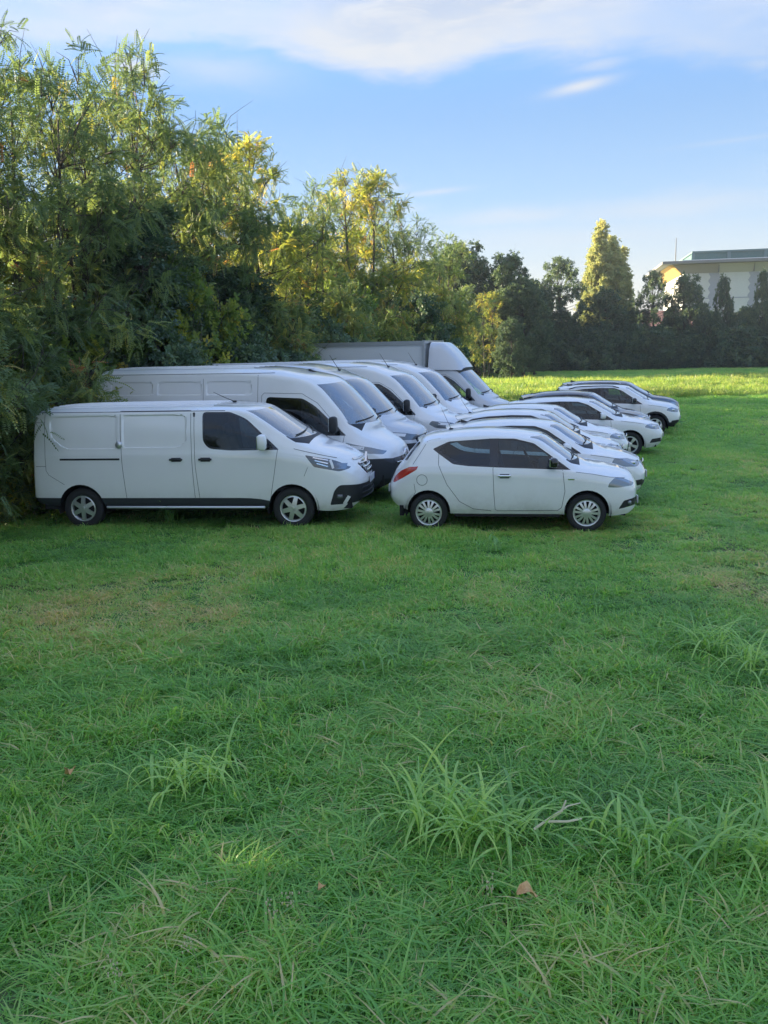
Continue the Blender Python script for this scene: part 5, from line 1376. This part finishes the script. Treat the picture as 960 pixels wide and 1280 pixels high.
def scatter(name, meshes, P, rot, scl, dry, label, m_, cat='grass'):
    """one grass object: clump meshes instanced on points"""
    coll = bpy.data.collections.new(name + '_clumps')
    for i, me in enumerate(meshes): coll.objects.link(bpy.data.objects.new(name + '_clump', me))
    me = bpy.data.meshes.new(name); me.vertices.add(len(P)); me.vertices.foreach_set('co', P.astype(np.float32).ravel())
    for nm, typ, arr in (('rot', 'FLOAT_VECTOR', rot), ('scl', 'FLOAT_VECTOR', scl), ('dry', 'FLOAT', dry)):
        a = me.attributes.new(nm, typ, 'POINT'); a.data.foreach_set('vector' if typ == 'FLOAT_VECTOR' else 'value', arr.astype(np.float32).ravel())
    o = link(name, me, None, label, cat, kind='stuff')
    g = bpy.data.node_groups.new(name + '_scatter', 'GeometryNodeTree')
    g.interface.new_socket('Geometry', in_out='INPUT', socket_type='NodeSocketGeometry'); g.interface.new_socket('Geometry', in_out='OUTPUT', socket_type='NodeSocketGeometry')
    N, K = g.nodes, g.links
    gi, go = N.new('NodeGroupInput'), N.new('NodeGroupOutput'); iop = N.new('GeometryNodeInstanceOnPoints'); ci = N.new('GeometryNodeCollectionInfo')
    ci.inputs['Collection'].default_value = coll; ci.inputs['Separate Children'].default_value = True; ci.inputs['Reset Children'].default_value = True
    def named(nm, typ):
        n = N.new('GeometryNodeInputNamedAttribute'); n.data_type = typ; n.inputs['Name'].default_value = nm; return n.outputs['Attribute']
    rv = N.new('FunctionNodeRandomValue'); rv.data_type = 'INT'; rv.inputs[4].default_value = 0; rv.inputs[5].default_value = len(meshes) - 1
    K.new(gi.outputs[0], iop.inputs['Points']); K.new(ci.outputs[0], iop.inputs['Instance']); iop.inputs['Pick Instance'].default_value = True
    K.new(rv.outputs[2], iop.inputs['Instance Index']); K.new(named('rot', 'FLOAT_VECTOR'), iop.inputs['Rotation']); K.new(named('scl', 'FLOAT_VECTOR'), iop.inputs['Scale'])
    K.new(iop.outputs[0], go.inputs[0])
    md = o.modifiers.new('scatter', 'NODES'); md.node_group = g
    return o

rg = np.random.RandomState(77)
def field_points(y0, y1, dens, margin=2.0):
    """points over the seen wedge of ground, y0..y1 in depth"""
    A = .46
    n = int(dens * ((y1 * y1 - y0 * y0) * A + (y1 - y0) * 2 * margin)); w0, w1 = A * y0 + margin, A * y1 + margin
    y = y0 + (y1 - y0) * rg.uniform(0, 1, int(n * 1.6)); keep = rg.uniform(0, 1, len(y)) < (A * y + margin) / w1
    y = y[keep][:n]; x = rg.uniform(-1, 1, len(y)) * (A * y + margin)
    return x, y
def tuft(x, y):
    """height factor: thick and thin places of the sward"""
    n = fbm(x * 1.1, y * 1.1, 21, 3); m_ = fbm(x * .35, y * .35, 33, 2)
    return np.clip(.35 + 1.25 * (n - .25) + .7 * (m_ - .5), .3, 1.5)
def lay(name, meshes, x, y, hs, label, m_, tiltmax=.25, base=1.0):
    dr = dryness(x, y); n = len(x)
    under = np.zeros(n, bool)
    P = np.stack([x, y, gz(x, y) - .02], 1); rot = np.stack([rg.randn(n) * tiltmax * .4, rg.randn(n) * tiltmax * .4, rg.uniform(0, 6.28, n)], 1)
    s1 = rg.uniform(.8, 1.25, n) * base; sz = s1 * hs * (1 - .45 * dr)
    scl = np.stack([s1, s1, sz], 1)
    hue = dr + .75 * (fbm(x * .8, y * .8, 61, 2) - .5) + .25 * (np.clip(hs, .3, 1.5) - .9)
    return scatter(name, meshes, P, rot, scl, hue, label, m_)
near = [blade_mesh('clump_near', [blades(rg, 34, .13, .145, .0048, 4, 1.05, (.34, .16)), blades(rg, 9, .13, .20, .007, 5, 1.15, (.52, .15)), blades(rg, 20, .15, .08, .005, 3, 1.3, (.36, .2)), blades(rg, 9, .14, .06, .012, 2, 1.5, (.30, .12))], GRASS) for _ in range(6)]
midg = [blade_mesh('clump_mid', [blades(rg, 100, .22, .10, .005, 3, 1.1, (.38, .17)), blades(rg, 12, .22, .15, .006, 3, 1.0, (.52, .14))], GRASS) for _ in range(5)]
farg = [blade_mesh('clump_far', [blades(rg, 150, .50, .13, .009, 2, .8, (.38, .16))], GRASS) for _ in range(4)]
tall = [blade_mesh('clump_tall', [blades(rg, 150, .50, .20, .012, 2, .9, (.32, .22)), blades(rg, 22, .40, .34, .015, 3, .6, (.5, .25))], TALLG) for _ in range(4)]
x, y = field_points(2.2, 8.5, 78, 1.2); lay('coarse_grass', near, x, y, 1.05 * tuft(x, y), 'thick coarse green grass of the near field', GRASS)
x, y = field_points(8.3, 26, 34, 2.0)
for wo in [o for o in COL.objects if o.name.startswith('wheel') and not o.data]:          # longer grass left standing round the wheels
    wp = (Matrix.Translation(wo.parent.location) @ wo.parent.rotation_euler.to_matrix().to_4x4()) @ wo.location
    if wp.y < 26: x = np.append(x, wp.x + rg.uniform(-.45, .45, 26)); y = np.append(y, wp.y + rg.uniform(-.42, -.12, 26))
hs = tuft(x, y) * np.clip(1.25 - (y - 8) * .02, 1.05, 1.25); hs[-400:] = np.maximum(hs[-400:], 1.0); lay('mown_grass', midg, x, y, hs, 'short trodden green grass around the parked cars', GRASS)
x, y = field_points(25.5, 48, 7.0, 3.0); lay('short_grass', farg, x, y, tuft(x, y), 'short green grass past the parked cars', GRASS)
x, y = field_points(72, 103, 3.0, 5.0); lay('meadow_grass', farg, x, y, 1.3 * tuft(x, y), 'smooth green grass in the shade of the far hedge', GRASS)
x, y = field_points(46.5, 75, 4.5, 5.0)
k = x > row_x(y) - 12; x, y = x[k], y[k]
hs = np.clip(-.05 + 2.0 * fbm(x * .35, y * .6, 5, 3) + .25 * rg.randn(len(x)), .35, 1.7); lay('rough_grass', tall, x, y, hs, 'rough sunlit strip of taller yellow-green grass and weeds across the field', TALLG, base=1.1)

# ================================================================== single weeds and litter in the near grass
WEED = leaf_mat('weed_blade', [(0, (0.182, 0.357, 0.099)), (.5, (0.314, 0.521, 0.139)), (1, (0.530, 0.700, 0.174))], trans=.4, gloss=.6)
def weed_tuft(px, py, n, ln, label, tint=.5, seed=0, group=None, flat=.8, name='weed_tuft'):
    rng = np.random.RandomState(seed); p = on_ground(px, py)
    V = []; F = []; T = []
    for i in range(int(n * 1.15)):
        a = rng.uniform(0, 6.28); l = ln * rng.uniform(.7, 1.5); b0 = np.array((rng.randn() * .11, rng.randn() * .08, .04)); el0 = rng.uniform(.55, 1.35); w0 = rng.uniform(.005, .0125)
        k0 = len(V); q = b0.copy(); e = el0; segs = 7; dl = l / segs; tv = np.clip(tint + rng.randn() * .18, 0, 1)
        for s_ in range(segs + 1):
            u = s_ / segs; ww = w0 * (.55 + 1.5 * u if u < .3 else 1.0 - (u - .3) ** 1.6 * 1.6); ww = max(ww, .0006)
            sd_ = np.array((-math.sin(a), math.cos(a), .0)) * ww
            V += [q - sd_ + np.array((0, 0, ww * .5)), q.copy(), q + sd_ + np.array((0, 0, ww * .5))]; T += [tv] * 3
            q = q + np.array((math.cos(a) * math.cos(e), math.sin(a) * math.cos(e), math.sin(e))) * dl
            e -= rng.uniform(.12, .42) * flat * (1 + u)
            if q[2] < .03: e = max(e, .05)
        for s_ in range(segs):
            b = k0 + 3 * s_; F += [(b, b + 1, b + 4, b + 3), (b + 1, b + 2, b + 5, b + 4)]
    me = new_mesh(name, V, F, WEED); at_ = me.attributes.new('tint', 'FLOAT', 'POINT'); at_.data.foreach_set('value', np.array(T, dtype=np.float32))
    return link(name, me, None, label, 'weed', group, loc=(p.x, p.y, float(gz(p.x, p.y)) - .01))
weed_tuft(575, 1045, 60, .42, 'largest tuft of broad pale grass blades', .6, 1)
weed_tuft(640, 1050, 46, .40, 'broad-bladed tuft touching the largest tuft', .55, 2)
weed_tuft(530, 1030, 26, .40, 'broad-bladed tuft with a few upright blades beside the largest tuft', .65, 3)
weed_tuft(555, 1000, 9, .40, 'upright bright yellow-green blades above the largest tuft', .95, 4, flat=.4)
weed_tuft(790, 1060, 46, .36, 'spreading broad-bladed tuft between the largest tuft and the single upright one', .5, 5)
weed_tuft(930, 1075, 40, .42, 'arching broad-bladed tuft past the spreading one', .6, 6)
weed_tuft(868, 1075, 24, .34, 'small broad-bladed tuft beside the arching tuft', .5, 7)
weed_tuft(225, 985, 40, .40, 'pale flattened broad-bladed tuft standing away from the other tufts', .75, 8, flat=1.1)
weed_tuft(260, 975, 22, .36, 'small pale tuft touching the flattened tuft', .7, 9)
weed_tuft(890, 815, 40, .45, 'broad-bladed tuft in the shorter grass between the big tufts and the cars', .55, 10)
weed_tuft(940, 840, 36, .45, 'arching tuft beside the mid field tuft', .6, 11)
weed_tuft(470, 830, 26, .34, 'dark green low tuft in the middle of the field', .3, 12)
weed_tuft(615, 690, 24, .30, 'low dark tuft in the worn grass in front of the small car', .2, 13)
weed_tuft(215, 655, 14, .55, 'leafy weed standing against the sill of the low van', .35, 14, flat=.6)
DRY = mat('dry_leaf', build=lambda t: t.node('ShaderNodeBsdfPrincipled', {'Base Color': t.ramp(t.noise(t.node('ShaderNodeTexCoord').outputs['Object'], 18, 4), [(.3, (.45, .24, .08)), (.7, (.72, .48, .22))]), 'Roughness': .8}).outputs[0])
def dry_leaf(px, py, size, label, seed, zup=.14):
    rng = np.random.RandomState(seed); p = on_ground(px, py, zup); b = bmesh.new(); n = 12; V = []; F = []
    rows = 7
    for i in range(rows):
        u = i / (rows - 1); w_ = math.sin(math.pi * (.06 + .9 * u)) * (.5 + .1 * rng.randn())
        for j in range(5):
            v = j / 4 * 2 - 1; V.append(((u - .5) * size, v * w_ * size * .62, size * (.35 * v * v * w_ + .22 * math.sin(u * 5) + .05 * rng.randn())))
    F = [(i * 5 + j, (i + 1) * 5 + j, (i + 1) * 5 + j + 1, i * 5 + j + 1) for i in range(rows - 1) for j in range(4)]
    b.free(); o = link('dry_leaf', new_mesh('dry_leaf', V, F, DRY), None, label, 'leaf', None, loc=p, rot=(.25, .15, seed * .9 - .6))
dry_leaf(660, 1116, .12, 'large curled tan dead leaf caught in the near grass', 1, .17)
dry_leaf(402, 1108, .07, 'small brown dead leaf lying away from the tufts', 2, .12)
dry_leaf(86, 965, .10, 'flat tan dead leaf near the pale flattened tuft', 3, .09)
# pale seed heads
def seed_stalk(px, py, ht, label, seed, group):
    rng = np.random.RandomState(seed); p = on_ground(px, py); mb = MB(); a = rng.uniform(0, 6.28); tip = Vector((math.cos(a) * ht * .35, math.sin(a) * ht * .35, ht))
    mb.tube([(0, 0, 0), tuple(tip * .55 + Vector((0, 0, .03))), tuple(tip)], [.0018, .0014, .001], 5); o = link('seed_stalk', None, None, label, 'weed', group, loc=p)
    mb.obj('stalk', mat('straw', (.20, .24, .10), .8), o)
    h = MB()
    for k in range(16):
        q = tip + Vector((rng.randn() * .018, rng.randn() * .018, rng.uniform(-.07, .03))); h.rbox(q, (.008, .008, .012), .004, None, 2)
    ho = h.obj('seed_head', mat('seed_pale', (.52, .44, .26), .8), o); ho['kind'] = 'stuff'
for i, (px, py) in enumerate([(362, 1182), (386, 1174), (172, 1258), (258, 1240), (600, 1170)]):
    seed_stalk(px, py, .24, 'pale seed head on a thin stalk in the near grass', 100 + i, 'pale seed heads')

# ================================================================== building across the field
def wall_build(base, joint=3.0):
    def b(t):
        tcx = t.node('ShaderNodeTexCoord'); n = t.noise(tcx.outputs['Object'], .4, 5, .6); n2 = t.noise(tcx.outputs['Object'], 5, 4, .6)
        c = t.mix(t.smooth(n, .3, .7, .0, .25), (*base, 1), (base[0] * .8, base[1] * .8, base[2] * .78, 1)); c = t.mix(t.smooth(n2, .4, .8, 0, .15), c, (.3, .3, .29, 1))
        return t.node('ShaderNodeBsdfPrincipled', {'Base Color': c, 'Roughness': .85}).outputs[0]
    return b
M_WALL = mat('cream_wall', build=wall_build((.62, .62, .58))); M_ZIG = mat('grey_zigzag', build=wall_build((.36, .37, .41))); M_TEAL = mat('teal_sheet', build=wall_build((.075, .15, .145)))
M_TEALD = mat('teal_post', (.12, .19, .19), .6); M_SLAB = mat('roof_slab', build=wall_build((.20, .20, .20))); M_FLASH = mat('pale_flashing', (.55, .60, .63), .4, metal=.5)
PAN = [mat('cornice_panel_%d' % i, build=wall_build(c)) for i, c in enumerate([(.30, .28, .25), (.44, .42, .35), (.36, .34, .29)])]
bo = at_y(852, 400, 140)
bld = link('industrial_building', None, None, 'pale industrial building with teal parapet and zigzag grey bands beyond the far hedge', 'building', loc=(bo.x, 140, 0), rot=(0, 0, R(-11)))
zw, zc, zs, zp = 13.4, 14.7, 15.2, 16.6; BL = 46.0; BD = 24.0
MB().box((BL / 2, BD / 2, zw / 2), (BL, BD, zw)).obj('wall', M_WALL, bld, smooth=False)
ov = 1.7; npan = 9
for k in range(npan):            # flaring cornice of panels along the front
    a, b = BL * k / npan, BL * (k + 1) / npan - .06
    v = [(a if k else a - .3, -.02, zw - .02), (b, -.02, zw - .02), (b, -ov * .45, zc), (a if k else a - ov, -ov * .45, zc), (a if k else a - .3, .3, zw - .02), (b, .3, zw - .02), (b, .3, zc), (a, .3, zc)]
    MB().add(v, [(0, 1, 2, 3), (5, 4, 7, 6), (0, 4, 5, 1), (3, 2, 6, 7), (1, 5, 6, 2), (0, 3, 7, 4)]).obj('cornice_panel', PAN[(0, 1, 1, 2, 1, 0, 2, 1, 0)[k]], bld, smooth=False)
    MB().box((b + .03, -.34, (zw + zc) / 2), (.10, .62, zc - zw - .03)).obj('panel_joint', M_SLAB, bld, smooth=False)
M_OCHRE = mat('ochre_soffit', build=wall_build((.62, .36, .10)))
v = [(-.01, .35, zw), (-.01, BD, zw), (-ov * 1.3, BD, zc), (-ov * 1.3, .0, zc), (-.32, -.02, zw), (-ov - .02, -ov * .45, zc)]
MB().add(v, [(0, 3, 2, 1), (4, 5, 3, 0)]).obj('end_soffit', M_OCHRE, bld, smooth=False)
MB().box((BL / 2 - 1.3, BD / 2 - .5, (zc + zs) / 2), (BL + 4.2, BD + 3.4, zs - zc - .1)).obj('roof_slab', M_SLAB, bld, smooth=False)
MB().box((BL / 2 + .6, BD / 2, zs + .06), (BL + 1.8, BD + 1.0, .28)).obj('flashing', M_FLASH, bld, smooth=False)
pp = link('parapet', None, bld)
MB().box((BL / 2 + .6, BD / 2 + 1.2, (zs + .2 + zp) / 2), (BL - 2.0, BD - 1.0, zp - zs - .2)).obj('parapet_sheet', M_TEAL, pp, smooth=False)
MB().box((BL / 2 + .6, BD / 2 + 1.2, zp + .12), (BL - 1.6, BD - .6, .24)).obj('coping', M_TEALD, pp, smooth=False)
for k in range(9): MB().box((1.55 + k * 5.3, 1.62, (zs + zp) / 2 + .1), (.45, .35, zp - zs - .25)).obj('parapet_post', M_TEALD, pp, smooth=False)
for x0 in (4.6, 10.4, 16.2, 22.0, 27.8, 33.6, 39.4):                      # serrated vertical bands
    V = []; n = 18
    for i in range(n + 1):
        z = zw - .05 - i * (zw - 3) / n; j = .32 * (1 if i % 2 else -1) * .5
        V += [(x0 - .75 + j, -.05, z), (x0 + .75 + j * .8, -.05, z)]
    MB().add(V + [(p[0], .02, p[2]) for p in V], [(2 * i, 2 * i + 1, 2 * i + 3, 2 * i + 2) for i in range(n)]).obj('zigzag_band', M_ZIG, bld, smooth=False)
for z in (9.6, 4.8): MB().box((BL / 2, -.02, z), (BL, .06, .14)).obj('wall_joint', M_ZIG, bld, smooth=False)
MB().tube([(-1.0, 2.0, zs), (-1.0, 2.0, 19.0)], [.09, .05], 6).obj('mast', M_SLAB, bld)
# low brick house showing in bits through the hedge
hp = at_y(806, 430, 122); hs_ = link('brick_house', None, None, 'low reddish house glimpsed through the trees of the far hedge', 'house', loc=(hp.x, 122, 0), rot=(0, 0, R(-8)))
M_BRICK = mat('pink_render', build=wall_build((.42, .27, .22))); M_TILE = mat('roof_tile', build=wall_build((.30, .15, .10)))
MB().box((0, 4, 2.6), (13, 8, 5.2)).obj('wall', M_BRICK, hs_, smooth=False)
MB().add([(-7, -.6, 5.15), (7, -.6, 5.15), (7, 8.6, 5.15), (-7, 8.6, 5.15), (-7, 4, 7.4), (7, 4, 7.4)], [(0, 1, 5, 4), (2, 3, 4, 5), (0, 4, 3), (1, 2, 5), (0, 3, 2, 1)]).obj('roof', M_TILE, hs_, smooth=False)
for x0 in (-4.5, -1.5, 1.5, 4.5):
    wn = MB().box((x0, -.02, 2.7), (1.15, .1, 1.5)).obj('window', M_PLATE, hs_, smooth=False); MB().box((x0, -.06, 2.7), (.95, .06, 1.3)).obj('pane', M_GLOSSB, wn, smooth=False)

# pale dry stalk lying in the grass between the tufts
dp = on_ground(690, 1028, .16); mb = MB()
for pts in ([(-.10, 0, -.04), (0, .02, .02), (.10, .05, .07), (.17, .06, .08)], [(0, .02, .02), (.05, .0, .06), (.08, .02, .12)], [(-.02, .01, .0), (.08, -.03, .02), (.16, -.02, .03)]):
    mb.tube(pts, [.008, .007, .005, .003][:len(pts)], 5)
mb.obj('dry_stalk', mat('dry_straw', (.62, .56, .36), .8), None, label='pale forked dry stalk lying between the broad-bladed tufts', cat='stalk', loc=dp)

# ================================================================== thin evening air
def haze_build():
    m_ = bpy.data.materials.new('haze'); m_.use_nodes = True; t = NT(m_.node_tree); t.n.clear()
    o = t.node('ShaderNodeOutputMaterial'); v = t.node('ShaderNodeVolumePrincipled', {'Color': (.80, .88, 1.0, 1), 'Density': .0004, 'Anisotropy': .2})
    t.l.new(v.outputs[0], o.inputs['Volume']); return m_
link('haze', MB().box((0, 420, 11.5), (1260, 1040, 26)).mesh('haze', haze_build(), smooth=False), None, kind='stuff', label='thin pale evening haze over the whole field', cat='haze')
